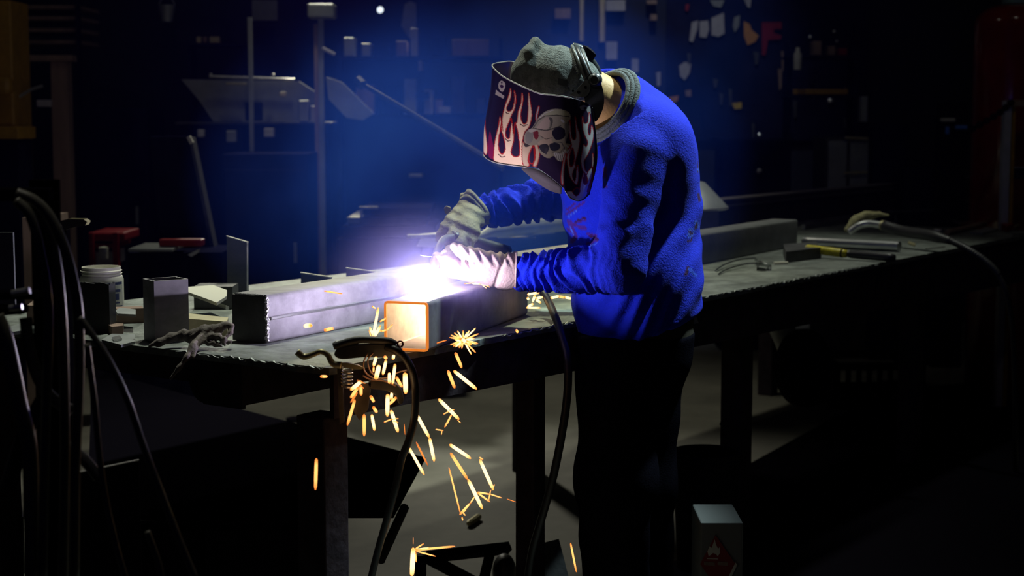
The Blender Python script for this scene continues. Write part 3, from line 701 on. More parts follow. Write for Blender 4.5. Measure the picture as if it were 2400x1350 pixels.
o = fl.build('gauntlet_cuff', M['leather_olive'], man, smooth='all'); so = o.modifiers.new('thick', 'SOLIDIFY'); so.thickness = .0025
MB().prism([g(x, y, 4.50) for x, y in ((1040, 488), (1046, 482), (1056, 486), (1058, 500), (1050, 506), (1043, 500))], (0, .012, 0)).build('pull_tab', M['leather_olive'], man, bevel=.002)
# ------------------------------------------------------------------ painted welding helmet
ROWS = [  # columns run from the far rear edge round the front to the near rear edge: 4 places (px, py) from top to bottom, distance
    ([(1330, 205), (1330, 260), (1330, 320), (1326, 400)], 4.345),
    ([(1262, 176), (1255, 230), (1252, 310), (1250, 390)], 4.355),
    ([(1208, 147), (1195, 215), (1190, 300), (1200, 378)], 4.335),
    ([(1178, 146), (1168, 210), (1160, 300), (1165, 372)], 4.290),
    ([(1154, 152), (1149, 215), (1136, 295), (1134, 362)], 4.205),
    ([(1163, 166), (1156, 232), (1143, 310), (1144, 373)], 4.165),
    ([(1185, 183), (1178, 250), (1168, 325), (1170, 383)], 4.118),
    ([(1225, 203), (1221, 265), (1215, 335), (1228, 391)], 4.072),
    ([(1264, 219), (1262, 280), (1258, 345), (1262, 396)], 4.050),
    ([(1298, 223), (1300, 290), (1296, 360), (1316, 437)], 4.042),
    ([(1330, 228), (1334, 300), (1334, 390), (1337, 464)], 4.045),
    ([(1362, 236), (1368, 310), (1370, 395), (1361, 470)], 4.062),
    ([(1387, 248), (1396, 315), (1398, 380), (1381, 455)], 4.090)]
def cr(a, b, c, d, t): return .5 * (2 * b + (c - a) * t + (2 * a - 5 * b + 4 * c - d) * t * t + (3 * b - a - 3 * c + d) * t ** 3)
def spline(A, n):                        # A (m,k) -> n samples along m
    A = np.asarray(A, float); A = np.vstack([2 * A[:1] - A[1:2], A, 2 * A[-1:] - A[-2:-1]]); m = len(A) - 3; out = []
    for u in np.linspace(0, m, n):
        i = min(int(u), m - 1); out.append(cr(A[i], A[i + 1], A[i + 2], A[i + 3], u - i))
    return np.array(out)
NU, NV = 380, 300
ctrl = np.array([[tuple(U(px, py, Y + .0)) for px, py in pts] for pts, Y in ROWS])         # (cols, 4, 3) places in the room
tmp = np.stack([spline(ctrl[i], NV) for i in range(len(ROWS))])                               # cols, NV, 3
shell = np.stack([spline(tmp[:, j], NU) for j in range(NV)], 1)                              # NU, NV, 3
HV = shell.reshape(-1, 3)
ii, jj = np.meshgrid(np.arange(NU - 1), np.arange(NV - 1), indexing='ij'); b0 = (ii * NV + jj).ravel()
HQ = np.stack([b0, b0 + 1, b0 + NV + 1, b0 + NV], 1)
hx, hy = proj(HV)
def z5(pts): return [(1120 + x / 5.4, 230 + y / 5.4) for x, y in pts]
def z1(pts): return [(1050 + x / 3.214, 60 + y / 3.214) for x, y in pts]
near = np.repeat(np.arange(NU) > NU * .30, NV)
C = np.tile(np.array((.018, .009, .030)), (len(HV), 1))
CREAM, RED, GREY = np.array((.84, .60, .38)), np.array((.36, .012, .014)), np.array((.60, .57, .54))
def paint(poly, col, smooth=True):
    q = loop2(poly) if smooth else np.array(poly); m = inpoly(hx, hy, q) & near; C[m] = col; return q, m
def hole(poly, rim=2.3, inner=(.022, .010, .035)):
    q = loop2(poly); m = inpoly(hx, hy, q) & near; C[m] = inner
    d = segdist(hx, hy, list(map(tuple, q)) + [tuple(q[0])]); C[m & (d < rim)] = RED
def tongue(poly, col=CREAM, rim=1.7):
    q = loop2(poly); d = segdist(hx, hy, list(map(tuple, q)) + [tuple(q[0])]); m = inpoly(hx, hy, q) & near
    C[(~m) & (d < rim) & near] = RED; C[m] = col
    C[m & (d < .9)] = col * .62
# red glow streak on the front and the flame licks
paint(z5([(150, 420), (130, 600), (140, 740), (190, 760), (200, 640), (175, 500)]), (.20, .008, .05))
tongue(z5([(55, 560), (50, 480), (70, 380), (85, 260), (92, 380), (108, 520), (118, 640), (105, 712), (70, 670)]))
tongue(z5([(208, 790), (204, 690), (215, 570), (240, 450), (265, 350), (280, 240), (296, 330), (318, 420), (312, 330), (312, 250), (328, 170), (352, 80), (382, 0), (400, -60), (415, -120), (418, -40), (400, 30), (372, 90), (360, 130), (375, 165), (405, 170), (440, 140), (462, 60), (468, -20), (460, -90), (478, -20), (476, 60), (455, 150), (420, 220), (400, 280), (420, 300), (428, 290), (440, 400), (446, 470), (470, 330), (500, 300), (512, 180), (545, 80), (555, 0), (560, -60), (570, 20), (548, 140), (540, 240), (560, 310), (590, 332), (625, 300), (638, 210), (640, 100), (640, 0), (645, -60), (662, 60), (680, 190), (668, 290), (640, 370), (590, 430), (560, 560), (558, 760), (585, 862), (440, 850), (300, 825)]), CREAM)
hole(z5([(292, 310), (268, 450), (254, 580), (266, 672), (306, 716), (346, 672), (352, 590), (326, 480), (302, 400)]))
hole(z5([(425, 250), (380, 320), (346, 420), (352, 490), (385, 520), (410, 490), (416, 400), (432, 310)]))
hole(z5([(470, 300), (452, 420), (446, 540), (418, 650), (418, 705), (465, 748), (525, 732), (537, 660), (522, 500), (500, 380)]))
for pts in ([(262, 712), (300, 748), (340, 738)], [(340, 505), (380, 545), (410, 535)], [(540, 330), (580, 356), (628, 334)], [(355, 178), (372, 198), (392, 192)]):
    C[(segdist(hx, hy, z5(pts)) < 1.1) & near] = (.12, .05, .04)
tongue(z5([(740, 285), (735, 220), (765, 110), (775, 120), (755, 210)]), GREY * .8)
# the side panel beyond the crease
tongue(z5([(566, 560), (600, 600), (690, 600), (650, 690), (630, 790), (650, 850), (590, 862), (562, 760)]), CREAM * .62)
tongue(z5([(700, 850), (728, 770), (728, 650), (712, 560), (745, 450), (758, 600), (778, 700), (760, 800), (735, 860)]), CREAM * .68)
hole(z5([(702, 580), (655, 680), (640, 780), (672, 836), (712, 810), (722, 720), (710, 620)]))
# skull
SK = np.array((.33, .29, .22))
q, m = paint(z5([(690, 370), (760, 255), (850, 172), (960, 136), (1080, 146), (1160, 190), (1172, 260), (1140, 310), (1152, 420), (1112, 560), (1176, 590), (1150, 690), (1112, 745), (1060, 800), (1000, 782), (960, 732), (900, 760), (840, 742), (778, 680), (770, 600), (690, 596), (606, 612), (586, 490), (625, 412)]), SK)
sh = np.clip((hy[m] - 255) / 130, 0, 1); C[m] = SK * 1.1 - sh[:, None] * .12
paint(z5([(840, 220), (960, 150), (1090, 160), (1140, 225), (1000, 228)]), (.42, .40, .26))
paint(z5([(740, 390), (850, 250), (905, 260), (900, 350), (870, 390)]), (.44, .33, .26))
paint(z5([(880, 410), (930, 400), (940, 520), (880, 520), (800, 480), (780, 420)]), (.38, .28, .20))
paint(z5([(760, 560), (880, 500), (950, 560), (900, 610), (790, 600)]), (.40, .29, .20))
paint(z5([(600, 480), (640, 420), (700, 420), (690, 540), (620, 580)]), (.20, .18, .15))
for pts, c in (([(940, 450), (965, 390), (1040, 365), (1100, 400), (1108, 470), (1060, 520), (985, 525)], (.018, .014, .03)),
               ([(780, 600), (850, 578), (892, 600), (895, 660), (850, 700), (795, 660)], (.03, .026, .035)),
               ([(905, 590), (960, 566), (1020, 575), (1045, 620), (1000, 665), (930, 660)], (.022, .02, .035)),
               ([(850, 640), (880, 640), (870, 710), (850, 700)], (.05, .04, .05)),
               ([(590, 570), (640, 590), (660, 605), (600, 618)], (.04, .03, .03)),
               ([(900, 245), (945, 260), (940, 340), (900, 400), (920, 320)], (.10, .09, .08)),
               ([(700, 430), (760, 420), (765, 500), (725, 520)], (.16, .02, .03))):
    paint(z5(pts), c)
for pts, w, c in (([(695, 385), (765, 280), (850, 225), (1000, 215), (1150, 235)], 1.0, (.05, .04, .04)), ([(720, 385), (860, 410), (940, 390), (1050, 350)], 1.1, (.06, .05, .05)),
                  ([(1140, 310), (1120, 420), (1115, 540)], 1.6, (.10, .09, .10)), ([(790, 480), (860, 520), (940, 500)], .8, (.08, .06, .05)), ([(960, 560), (1060, 560), (1100, 640)], .9, (.08, .07, .08)),
                  ([(990, 700), (1010, 780)], .7, (.08, .07, .07)), ([(1025, 690), (1045, 790)], .7, (.08, .07, .07)), ([(1060, 670), (1080, 770)], .7, (.08, .07, .07)), ([(1090, 640), (1110, 730)], .7, (.08, .07, .07)),
                  ([(940, 690), (1040, 690), (1100, 620)], .8, (.1, .08, .08)), ([(780, 250), (850, 190), (960, 150)], .7, (.62, .60, .55)), ([(1060, 280), (1085, 300)], 2.4, (.5, .48, .50)), ([(1120, 600), (1160, 640), (1130, 690)], 1.6, (.42, .42, .42))):
    C[(segdist(hx, hy, z5(pts)) < w) & near] = c
paint(z5([(960, 700), (1000, 690), (1050, 700), (1100, 650), (1130, 690), (1105, 740), (1060, 795), (1005, 778)]), (.46, .42, .36))
for x0, y0, x1, y1 in ((985, 695, 1000, 775), (1012, 700, 1028, 788), (1038, 700, 1055, 792), (1062, 690, 1080, 778), (1085, 668, 1104, 745)):
    C[(segdist(hx, hy, z5([(x0, y0), (x1, y1)])) < .55) & near] = (.03, .025, .03)
paint(z5([(1100, 330), (1145, 320), (1148, 430), (1118, 520), (1104, 430)]), (.20, .18, .17))
paint(z5([(640, 400), (700, 390), (740, 405), (700, 430), (650, 430)]), (.40, .35, .28))
# small emblem under the pivot
for pts, c in (([(1290, 110), (1340, 88), (1390, 110), (1420, 105), (1430, 190), (1395, 190), (1370, 150), (1310, 150)], (.30, .29, .28)), ([(1340, 120), (1370, 112), (1380, 140), (1350, 145)], (.03, .02, .04))):
    paint(z5(pts), c)
# flames at the rear of the side
tongue(z5([(1160, 280), (1172, 400), (1185, 500), (1220, 535), (1245, 490), (1240, 380), (1232, 240), (1252, 360), (1282, 450), (1288, 540), (1262, 690), (1225, 830), (1250, 920), (1262, 850), (1270, 960), (1255, 1090), (1205, 1050), (1165, 980), (1142, 860), (1130, 740), (1160, 680), (1190, 600), (1166, 480)]), GREY)
hole(z5([(1200, 620), (1160, 700), (1150, 800), (1168, 872), (1205, 860), (1228, 770), (1222, 680)]))
hole(z5([(1235, 860), (1200, 930), (1195, 1000), (1225, 1060), (1245, 1000), (1250, 920)]), 1.4)
tongue(z5([(1325, 240), (1332, 300), (1360, 325), (1395, 300), (1402, 230), (1412, 185), (1420, 280), (1400, 340), (1392, 420), (1410, 470), (1430, 440), (1440, 350), (1462, 430), (1452, 540), (1400, 690), (1360, 760), (1340, 820), (1365, 930), (1420, 930), (1448, 860), (1452, 700), (1462, 820), (1440, 940), (1370, 960), (1325, 900), (1308, 780), (1330, 640), (1340, 590), (1370, 620), (1395, 560), (1360, 480), (1330, 380)]), GREY)
tongue(z5([(1080, 1195), (1150, 1182), (1200, 1186), (1240, 1240), (1290, 1200), (1300, 1090), (1330, 980), (1345, 940), (1350, 1000), (1360, 1020), (1400, 930), (1448, 890), (1440, 1000), (1410, 1090), (1385, 1200), (1340, 1272), (1280, 1300), (1200, 1292), (1120, 1252)]), np.array((.78, .74, .70)))
hole(z5([(1350, 950), (1328, 1040), (1346, 1096), (1386, 1082), (1392, 1020), (1374, 970)]), 1.6, (.16, .006, .02))
hole(z5([(1195, 1190), (1235, 1135), (1280, 1140), (1290, 1200), (1245, 1240)]), 2, (.03, .01, .06))
tongue(z5([(1062, 1080), (1058, 960), (1090, 760), (1118, 700), (1090, 860), (1082, 1000), (1080, 1080)]), GREY * .6)
C[(segdist(hx, hy, z5([(1462, 880), (1455, 1000), (1420, 1100), (1395, 1180)])) < 3.2) & near] = (.50, .012, .02)
C[(segdist(hx, hy, z5([(1150, 640), (1180, 600)])) < 2) & near] = RED
# small round emblem with a block of lettering too small to read, near the top rim
def e1(pts): return [(1120 + x / 7.5, 80 + y / 7.5) for x, y in pts]
paint(e1([(372, 850), (420, 815), (475, 860), (482, 920), (440, 1010), (385, 985), (360, 920)]), (.50, .42, .36))
paint(e1([(385, 905), (425, 890), (450, 920), (420, 955)]), (.05, .015, .06))
paint(e1([(400, 850), (432, 845), (425, 870)]), (.05, .015, .06))
paint(e1([(305, 1060), (320, 975), (345, 1000), (400, 1040), (465, 1085), (450, 1135), (380, 1100)]), (.46, .38, .33), False)
M['helmet'] = mat('painted_helmet_shell', (.02, .01, .03), .30, attr='print', bump=.03, bscale=40)
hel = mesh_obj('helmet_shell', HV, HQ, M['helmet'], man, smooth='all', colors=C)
so = hel.modifiers.new('thick', 'SOLIDIFY'); so.thickness = .003; so.offset = -1
hel['label'] = 'dark helmet shell painted with cream flames and a skull'
rim_m = mat('pale_helmet_edge', (.42, .40, .33), .4, var=.3, scale=40)
MB().tube([Vector(p) for p in shell[int(NU * .12):int(NU * .86), 0]][::5], .0019, 6).build('helmet_rim', rim_m, man, smooth='all')
MB().tube([Vector(p) for p in shell[int(NU * .28):int(NU * .605), -1]][::5], .0018, 6).build('helmet_rim', rim_m, man, smooth='all')
MB().tube([Vector(p) for p in shell[int(NU * .77):, -1]][::3] + [Vector(p) for p in shell[-1, ::-1]][::6], .0017, 6).build('helmet_rim', M['gear'], man, smooth='all')
M['flange'] = mat('dull_brown_flange', (.035, .025, .025), .8)
# chin flange under the lens opening
la = [U(1226, 391, 4.078), U(1262, 397, 4.056), U(1292, 416, 4.05), U(1318, 438, 4.05)]; lb = [U(1224, 394, 4.09), U(1258, 424, 4.085), U(1290, 444, 4.085), U(1316, 452, 4.075)]
la, lb = catmull(la, 6), catmull(lb, 6); n = len(la); lip = MB()
lip.add(la + lb, [(k, k + 1, n + k + 1, n + k) for k in range(n - 1)])
lip_o = lip.build('chin_flange', M['flange'], man, smooth='all'); so = lip_o.modifiers.new('thick', 'SOLIDIFY'); so.thickness = .004
MB().tube(lb, .0028, 6).build('flange_edge', M['gear'], man, smooth='all')

# ------------------------------------------------------------------ felt cap and headgear
G = Field(U(1190, 260, 4.25) - Vector((.02, .16, .04)), U(1420, 70, 4.25) + Vector((.02, .16, .02)), .0038)
YC = 4.215
F = smin(G.cap(U(1292, 192, YC), U(1338, 205, YC), .090, .080, (1, 1.05, 1)), G.cap(U(1250, 180, YC), U(1300, 190, YC), .052, .08, (1, 1.2, 1)), .04)
F = smin(F, G.chain([U(1228, 160, YC), U(1240, 125, YC), U(1252, 97, YC)], [.022, .020, .010], .01, (1, 3.4, 1)), .014)       # folded-up peak
F = smin(F, G.chain([U(1256, 98, YC), U(1268, 112, YC), U(1282, 126, YC)], [.012, .012, .02], .01, (1, 2.6, 1)), .012)
F = F + G.waves(41, 160, 5) * .0016 + G.waves(42, 60, 4) * .002
F = smax(F, -(G.z - U(1300, 236, YC).z), .01)
field_obj('felt_cap', G, F, M['cap'], man)
def arcY(px0, py0, px1, py1, bow, Yc, half, n=22, up=.0):       # a band over the head from the near side to the far side
    out = []
    for k in range(n + 1):
        t = -1 + 2 * k / n; e = 1 - t * t
        out.append(U(px0 + (px1 - px0) * e, py0 + (py1 - py0) * e, Yc + half * math.sin(t * PI / 2)))
    return out
for px0, py0, px1, py1, r, m in ((1392, 205, 1352, 112, .0075, 'gear'), (1398, 205, 1364, 118, .006, 'gear_grey'), (1382, 210, 1341, 108, .0045, 'gear_grey')):
    MB().tube(arcY(px0, py0, px1, py1, 0, YC, .098), r, 8).build('head_strap', M[m], man, smooth='all')
back = []                                   # rear band of the headgear and its tightening knob
kc = U(1379, 122, YC); ka = (U(1388, 106, YC) - kc).normalized()
ka = Vector((.62, 0, .78))
MB().lathe([(0, -.012), (.020, -.012), (.022, -.006), (.021, .006), (.012, .010), (0, .011)], kc, 18, axis=ka).build('tightening_knob', M['black'], man, smooth=True)
MB().tube(catmull([U(1340, 112, YC), U(1360, 118, YC), U(1375, 135, YC), U(1395, 165, YC + .02), U(1404, 200, YC + .03)], 6), .014, 8).build('nape_band', M['gear'], man, smooth='all')
# side plate, pivot knob
YP = 4.105
sp = loop2([(1368, 192), (1384, 172), (1400, 178), (1412, 205), (1416, 240), (1408, 268), (1394, 285), (1378, 262), (1370, 232)], 4)
MB().prism([U(x, y, YP) for x, y in sp], (0, .012, 0)).build('side_plate', M['gear'], man)
MB().prism([U(x, y, YP - .004) for x, y in loop2([(1364, 196), (1376, 186), (1384, 205), (1376, 224), (1358, 228), (1338, 222), (1350, 212)], 4)], (0, .014, 0)).build('adjuster_plate', M['gear_grey'], man)
for x, y, r in ((1356, 216, .004), (1343, 213, .003), (1372, 204, .0035)):
    MB().lathe([(0, 0), (r, 0), (r, .002), (0, .0021)], U(x, y, YP - .0065), 10, axis=(0, 1, 0)).build('adjuster_hole', M['black'], man)
pv = U(1393, 188, YP - .016)
MB().lathe([(0, 0), (.013, 0), (.017, .005), (.017, .016), (0, .017)], pv, 20, axis=(.25, 1, .1)).build('pivot_knob', M['gear'], man, smooth=True)
MB().tube(ring(pv + Vector((0, -.001, 0)), Vector((.25, 1, .1)).normalized(), .0105, 18), .0016, 6, cap=False).build('pivot_ring', M['gear_grey'], man, smooth='all')
bd_ = [U(1238 + (1330 - 1238) * k / 10, 172 + 24 * k / 10, YC - .062 - .046 * math.sin(PI * .5 * k / 10)) for k in range(11)]
sw = MB()
for p, q in zip(bd_[:-1], bd_[1:]):
    sw.hexa([p + Vector((0, 0, -.008)), q + Vector((0, 0, -.008)), q + Vector((0, .003, -.008)), p + Vector((0, .003, -.008)), p + Vector((0, 0, .008)), q + Vector((0, 0, .008)), q + Vector((0, .003, .008)), p + Vector((0, .003, .008))])
sw.build('sweatband', M['gear'], man)
for k in (2, 3, 4, 5, 6):
    p = bd_[k]; MB().box(p + Vector((0, -.001, 0)), (.006, .002, .007)).build('band_slot', M['gear_grey'], man)
# ------------------------------------------------------------------ welding gun and its cable
gp = U(1100, 560, 4.40)
gun = thing('welding_gun', 'black welding gun gripped by the far hand, nozzle at the arc', 'welding gun', gp)
MB().tube(catmull([U(1190, 590, 4.50), U(1140, 575, 4.45), U(1090, 560, 4.40), U(1060, 556, 4.37)], 6), [.017] * 19, 12).build('handle', M['rubber'], gun, smooth='all')
MB().tube(catmull([U(1062, 556, 4.37), U(1040, 562, 4.32), U(1026, 586, 4.22), U(1020, 612, 4.15)], 6), .010, 10).build('gooseneck', M['mill_dark'], gun, smooth='all')
nz = [U(1020, 610, 4.15), U(1013, 648, 4.07)]
MB().tube(nz, [.013, .0105], 14).build('nozzle', mat('copper_nozzle', (.30, .16, .10), .4, .7, var=.4), gun, smooth=True)
MB().tube([nz[1], WELD + Vector((.004, .01, .01))], .0012, 6).build('wire', M['bright_steel'], gun)
NG = .075
rod = thing('filler_wire', 'thin bright wire held in the near glove, pointing away from it', 'wire', U(1000, 600, 4.09))
MB().tube(catmull([U(985, 598, 4.10 + NG), U(1003, 602, 4.095 + NG), U(1030, 600, 4.09 + NG), U(1050, 602, 4.085 + NG)], 4), .0011, 6).build('wire_strand', M['bright_steel'], rod)
def cable(name, pts, Ys, r, label, cat='cable', m='rubber', n=10, group=None):
    P = catmull([U(x, y, Ys[i] if isinstance(Ys, (list, tuple)) else Ys) for i, (x, y) in enumerate(pts)], 8)
    return solo(MB().tube(P, r, n), name, M[m], label, cat, group, smooth='all')
cable('gun_cable', [(1262, 672), (1282, 700), (1300, 740), (1316, 785), (1330, 840), (1330, 920), (1318, 1010), (1296, 1120), (1268, 1220), (1248, 1290), (1236, 1362)],
      [4.42, 4.36, 4.24, 4.16, 4.10, 4.08, 4.08, 4.1, 4.12, 4.14, 4.16], .0105, 'thick black welding cable hanging over the table edge beside the welder')

# ------------------------------------------------------------------ ground clamp on the table corner
YK = 3.50
clamp = thing('ground_clamp', 'worn spring clamp with brass lever biting the table corner among the sparks', 'clamp', U(830, 850, YK))
def cl(pts, Y=YK): return [U(x, y, Y) for x, y in pts]
MB().prism(cl(loop2([(783, 830), (800, 812), (850, 806), (905, 806), (935, 812), (940, 826), (905, 838), (850, 838), (800, 842)], 4)), (0, .026, 0)).build('upper_jaw', M['mill_dark'], clamp, bevel=.003)
MB().tube(catmull(cl([(782, 812), (800, 806), (820, 800), (845, 796), (880, 797), (912, 800), (928, 808)]), 5), [.008] * 31, 8).build('jaw_rib', M['mill_dark'], clamp, smooth='all')
for x, y in ((793, 808), (830, 804)):
    MB().lathe([(0, 0), (.010, 0), (.010, .006), (.006, .009), (0, .009)], U(x, y, YK + .012), 8, axis=(0, -.3, 1)).build('jaw_bolt', M['bright_steel'], clamp)
lv = catmull(cl([(696, 824), (712, 836), (735, 830), (752, 824), (768, 832), (780, 852), (800, 856)], YK - .02), 6); lm = MB()
lm.tube(lv, [.0078 - .002 * math.sin(PI * k / (len(lv) - 1)) for k in range(len(lv))], 10); lm.build('lever', M['brass'], clamp, smooth='all')
MB().prism(cl([(792, 851), (812, 850), (838, 856), (853, 863), (846, 866), (822, 864), (800, 858)], YK - .025), (0, .022, -.002)).build('lever_tail', M['brass'], clamp)
hx_ = [U(813, 866 + 42 * k / 60, YK) + Vector((.0115 * math.cos(k / 60 * 2 * PI * 5), .0115 * math.sin(k / 60 * 2 * PI * 5), 0)) for k in range(61)]
MB().tube(hx_, .0024, 6).build('spring', M['bright_steel'], clamp, smooth='all')
MB().prism(cl(loop2([(862, 898), (880, 888), (905, 892), (930, 902), (942, 920), (944, 945), (934, 945), (926, 926), (900, 915), (872, 912)], 4)), (0, .022, 0)).build('lower_jaw', M['mill_dark'], clamp, bevel=.002)
MB().prism(cl([(790, 860), (802, 858), (806, 990), (796, 995)]), (0, .018, 0)).build('clamp_arm', M['mill_dark'], clamp)
MB().prism(cl([(838, 900), (870, 896), (862, 960), (842, 985), (826, 960)]), (0, .02, 0)).build('clamp_arm', M['mill_dark'], clamp)
for pts in ([(862, 828), (852, 850), (856, 872), (875, 886), (890, 888)], [(875, 826), (862, 845), (868, 870), (884, 884)], [(890, 888), (912, 884), (935, 872), (955, 868)], [(850, 880), (870, 890), (900, 893), (928, 905)]):
    MB().tube(catmull(cl(pts, YK - .01), 5), .0017, 6).build('copper_strand', mat('copper_strand', (.5, .3, .22), .4, .8), clamp, smooth='all')
MB().tube(ring(U(852, 808, YK - .004) + (U(938, 806, YK) - U(852, 808, YK)), Vector((0, 1, 0)), .006, 14), .002, 6, cap=False).build('lug_ring', M['red'], clamp)
cable('ground_cable', [(905, 812), (930, 822), (950, 840), (967, 872), (974, 920), (971, 980), (958, 1032), (941, 1076), (928, 1140), (906, 1220), (886, 1290), (868, 1362)],
      [3.50, 3.49, 3.49, 3.48, 3.48, 3.50, 3.52, 3.54, 3.56, 3.6, 3.64, 3.68], [.0088] * 40 + [.0085] * 49, 'brown-black ground cable curving down from the spring clamp')
solo(MB().tube([U(948, 1190, 4.6), U(892, 1312, 4.35)], .014, 8), 'round_bar', M['mill_dark'], 'dark bar leaning on the floor beneath the table', 'steel bar')

# ------------------------------------------------------------------ old glove draped over the table end
G = Field(U(340, 890, 3.85) - Vector((.01, .20, .03)), U(555, 745, 3.85) + Vector((.02, .10, .02)), .0030)
Y0 = 3.84
def E(x, y, dy=0): return U(x, y, Y0 + dy)
F = G.chain([E(452, 793), E(480, 783), E(508, 774)], [.016, .019, .015], .02)                                   # palm
F = smin(F, G.chain([E(505, 772), E(528, 762, .01), E(541, 764, .0), E(540, 780, -.01), E(530, 790, -.02)], [.011, .0085, .007, .0065, .006], .008), .006)   # looped finger
F = smin(F, G.chain([E(490, 790, -.02), E(510, 789, -.03), E(524, 796, -.04), E(526, 808, -.04)], [.011, .0095, .008, .006], .008), .006)
F = smin(F, G.chain([E(486, 804, -.03), E(505, 806, -.04), E(520, 812, -.05)], [.008, .0075, .005], .008), .005)
F = smin(F, G.chain([E(522, 806, -.03), E(534, 801, -.03), E(543, 800, -.03)], [.006, .006, .0035], .008), .005)
F = smin(F, G.chain([E(462, 788), E(430, 785, .01), E(402, 790, .0), E(375, 802, -.02), E(350, 811, -.03)], [.016, .0125, .010, .008, .005], .015), .010)     # cuff drawn out to the left
F = smin(F, G.chain([E(470, 795, -.03), E(452, 812, -.07), E(438, 838, -.10), E(420, 862, -.11), E(400, 889, -.12)], [.013, .009, .0075, .0065, .005], .012), .008)   # hanging finger
F = smin(F, G.chain([E(455, 806, -.05), E(452, 822, -.08), E(456, 840, -.10)], [.010, .007, .005], .012), .008)
F = F + np.abs(np.sin((G.x * .8 - G.z * .6) * 190 + 2.5 * G.waves(53, 50, 3))) * .0022 + G.waves(51, 80, 4) * .0016
V, Q = G.mesh(F)
tag(mesh_obj('leather_glove', V, Q, M['leather_old'], None, smooth='all'), 'dirty crumpled work glove draped over the table end, fingers hanging', 'glove')

# ------------------------------------------------------------------ right half of the table: tools
sg = Uz(1740, 640, ZT)
gls = thing('safety_glasses', 'clear safety glasses lying on the table near the welder', 'glasses', sg)
MB().tube(catmull([Uz(1676, 634, ZT + .006), Uz(1700, 619, ZT + .012), Uz(1735, 608, ZT + .014), Uz(1770, 604, ZT + .016)], 6), .0032, 6).build('temple', M['gear'], gls, smooth='all')
MB().tube(catmull([Uz(1684, 642, ZT + .004), Uz(1706, 630, ZT + .008), Uz(1745, 619, ZT + .012), Uz(1775, 616, ZT + .016)], 6), .0032, 6).build('temple', M['gear'], gls, smooth='all')
for a0 in (0, 1):
    pts = [Uz(1768 + 18 * a0, 604 + 13 * a0 + k * 2.6, ZT + .02) for k in range(6)]
    g_ = [Uz(1770 + 34 * t + 3 * a0, 605 + 16 * t + 12 * a0 * (1 - t), ZT + .030 - .010 * t) for t in np.linspace(0, 1, 7)]
    h_ = [p - Vector((0, 0, .026)) for p in g_]; mb = MB(); n = len(g_); mb.add(g_ + h_, [(k, k + 1, n + k + 1, n + k) for k in range(n - 1)])
    o = mb.build('lens', M['clear'], gls, smooth='all'); so = o.modifiers.new('thick', 'SOLIDIFY'); so.thickness = .0018
    MB().tube(g_, .0014, 6).build('lens_rim', M['clear'], gls)
ch = [Uz(1814, 617, ZT + .005), Uz(1846, 616, ZT + .005)]
solo(MB().tube(ch, .0055, 8), 'soapstone_stick', M['paper'], 'small cream marking stick lying behind the safety glasses', 'marker', smooth=True)
sb = Uz(1870, 596, ZT)
blk = flat('steel_block', [(1836, 572), (1912, 566), (1925, 580), (1842, 590)], ZT + .042, .042, M['mill_dark'], 'dark steel block under the yellow handle beside the square tube end', 'block')
pv_ = [Uz(1884, 566, ZT + .022), Uz(2108, 578, ZT + .022)]
sl = thing('chrome_pipe', 'shiny chrome pipe lying across the table behind the yellow-handled tool', 'pipe', pv_[0])
MB().tube(pv_, .0215, 20).build('pipe_wall', M['bright_steel'], sl, smooth=True)
dv = (pv_[1] - pv_[0]).normalized(); MB().tube([pv_[1] - dv * .03, pv_[1] - dv * .018], .0225, 20).build('pipe_collar', M['bright_steel'], sl, smooth=True)
yt = thing('yellow_handled_tool', 'hand tool with worn yellow handle and black shaft lying on the table', 'tool', Uz(1985, 600, ZT))
ya, yb_, yc_ = Uz(1888, 582, ZT + .035), Uz(1986, 595, ZT + .022), Uz(2096, 604, ZT + .020)
MB().tube([ya, ya.lerp(yb_, .04), ya.lerp(yb_, .5), ya.lerp(yb_, .9), yb_], [.010, .0155, .0165, .0165, .013], 12).build('yellow_handle', M['yellow_grip'], yt, smooth='all')
MB().tube([ya.lerp(yb_, .86), ya.lerp(yb_, .90)], .0172, 12).build('handle_band', M['black'], yt, smooth='all')
MB().tube([yb_, yb_.lerp(yc_, .08), yb_.lerp(yc_, .9), yc_], [.011, .0155, .0165, .013], 12).build('shaft', M['rubber'], yt, smooth='all')
tor = thing('spare_welding_torch', 'spare welding torch with chrome bent neck and black ribbed cable on the table', 'torch', Uz(2040, 560, ZT))
nk_ = catmull([U(1990, 545, 6.85), U(2010, 530, 6.85), U(2035, 524, 6.84), U(2068, 528, 6.80)], 6)
MB().tube(nk_, .0155, 12).build('bent_neck', M['bright_steel'], tor, smooth='all')
MB().tube([U(2066, 528, 6.80), U(2073, 529, 6.79)], .021, 12).build('neck_collar', M['brass'], tor, smooth='all')
hp = catmull([U(2072, 529, 6.79), U(2120, 543, 6.7), U(2180, 552, 6.55), U(2230, 565, 6.45)], 6)
MB().tube(hp, [.023] * (len(hp) - 4) + [.020, .018, .016, .015], 12).build('grip', M['rubber'], tor, smooth='all')
rb = catmull([U(2230, 565, 6.45), U(2270, 585, 6.38), U(2310, 612, 6.33), U(2340, 645, 6.30), U(2362, 700, 6.28), U(2375, 800, 6.28), U(2380, 1000, 6.3), U(2380, 1150, 6.35)], 24)
MB().tube(rb, .0105, 10).build('cable_sleeve', M['rubber'], tor, smooth='all')
for k in range(0, 70, 3):
    t = (rb[k + 1] - rb[k]).normalized(); MB().tube([rb[k], rb[k] + t * .005], .0138, 10).build('sleeve_rib', M['mill_dark'], tor, smooth=True)
G = Field(U(1975, 545, 6.9) - Vector((.02, .06, .02)), U(2090, 490, 6.9) + Vector((.02, .08, .02)), .005)
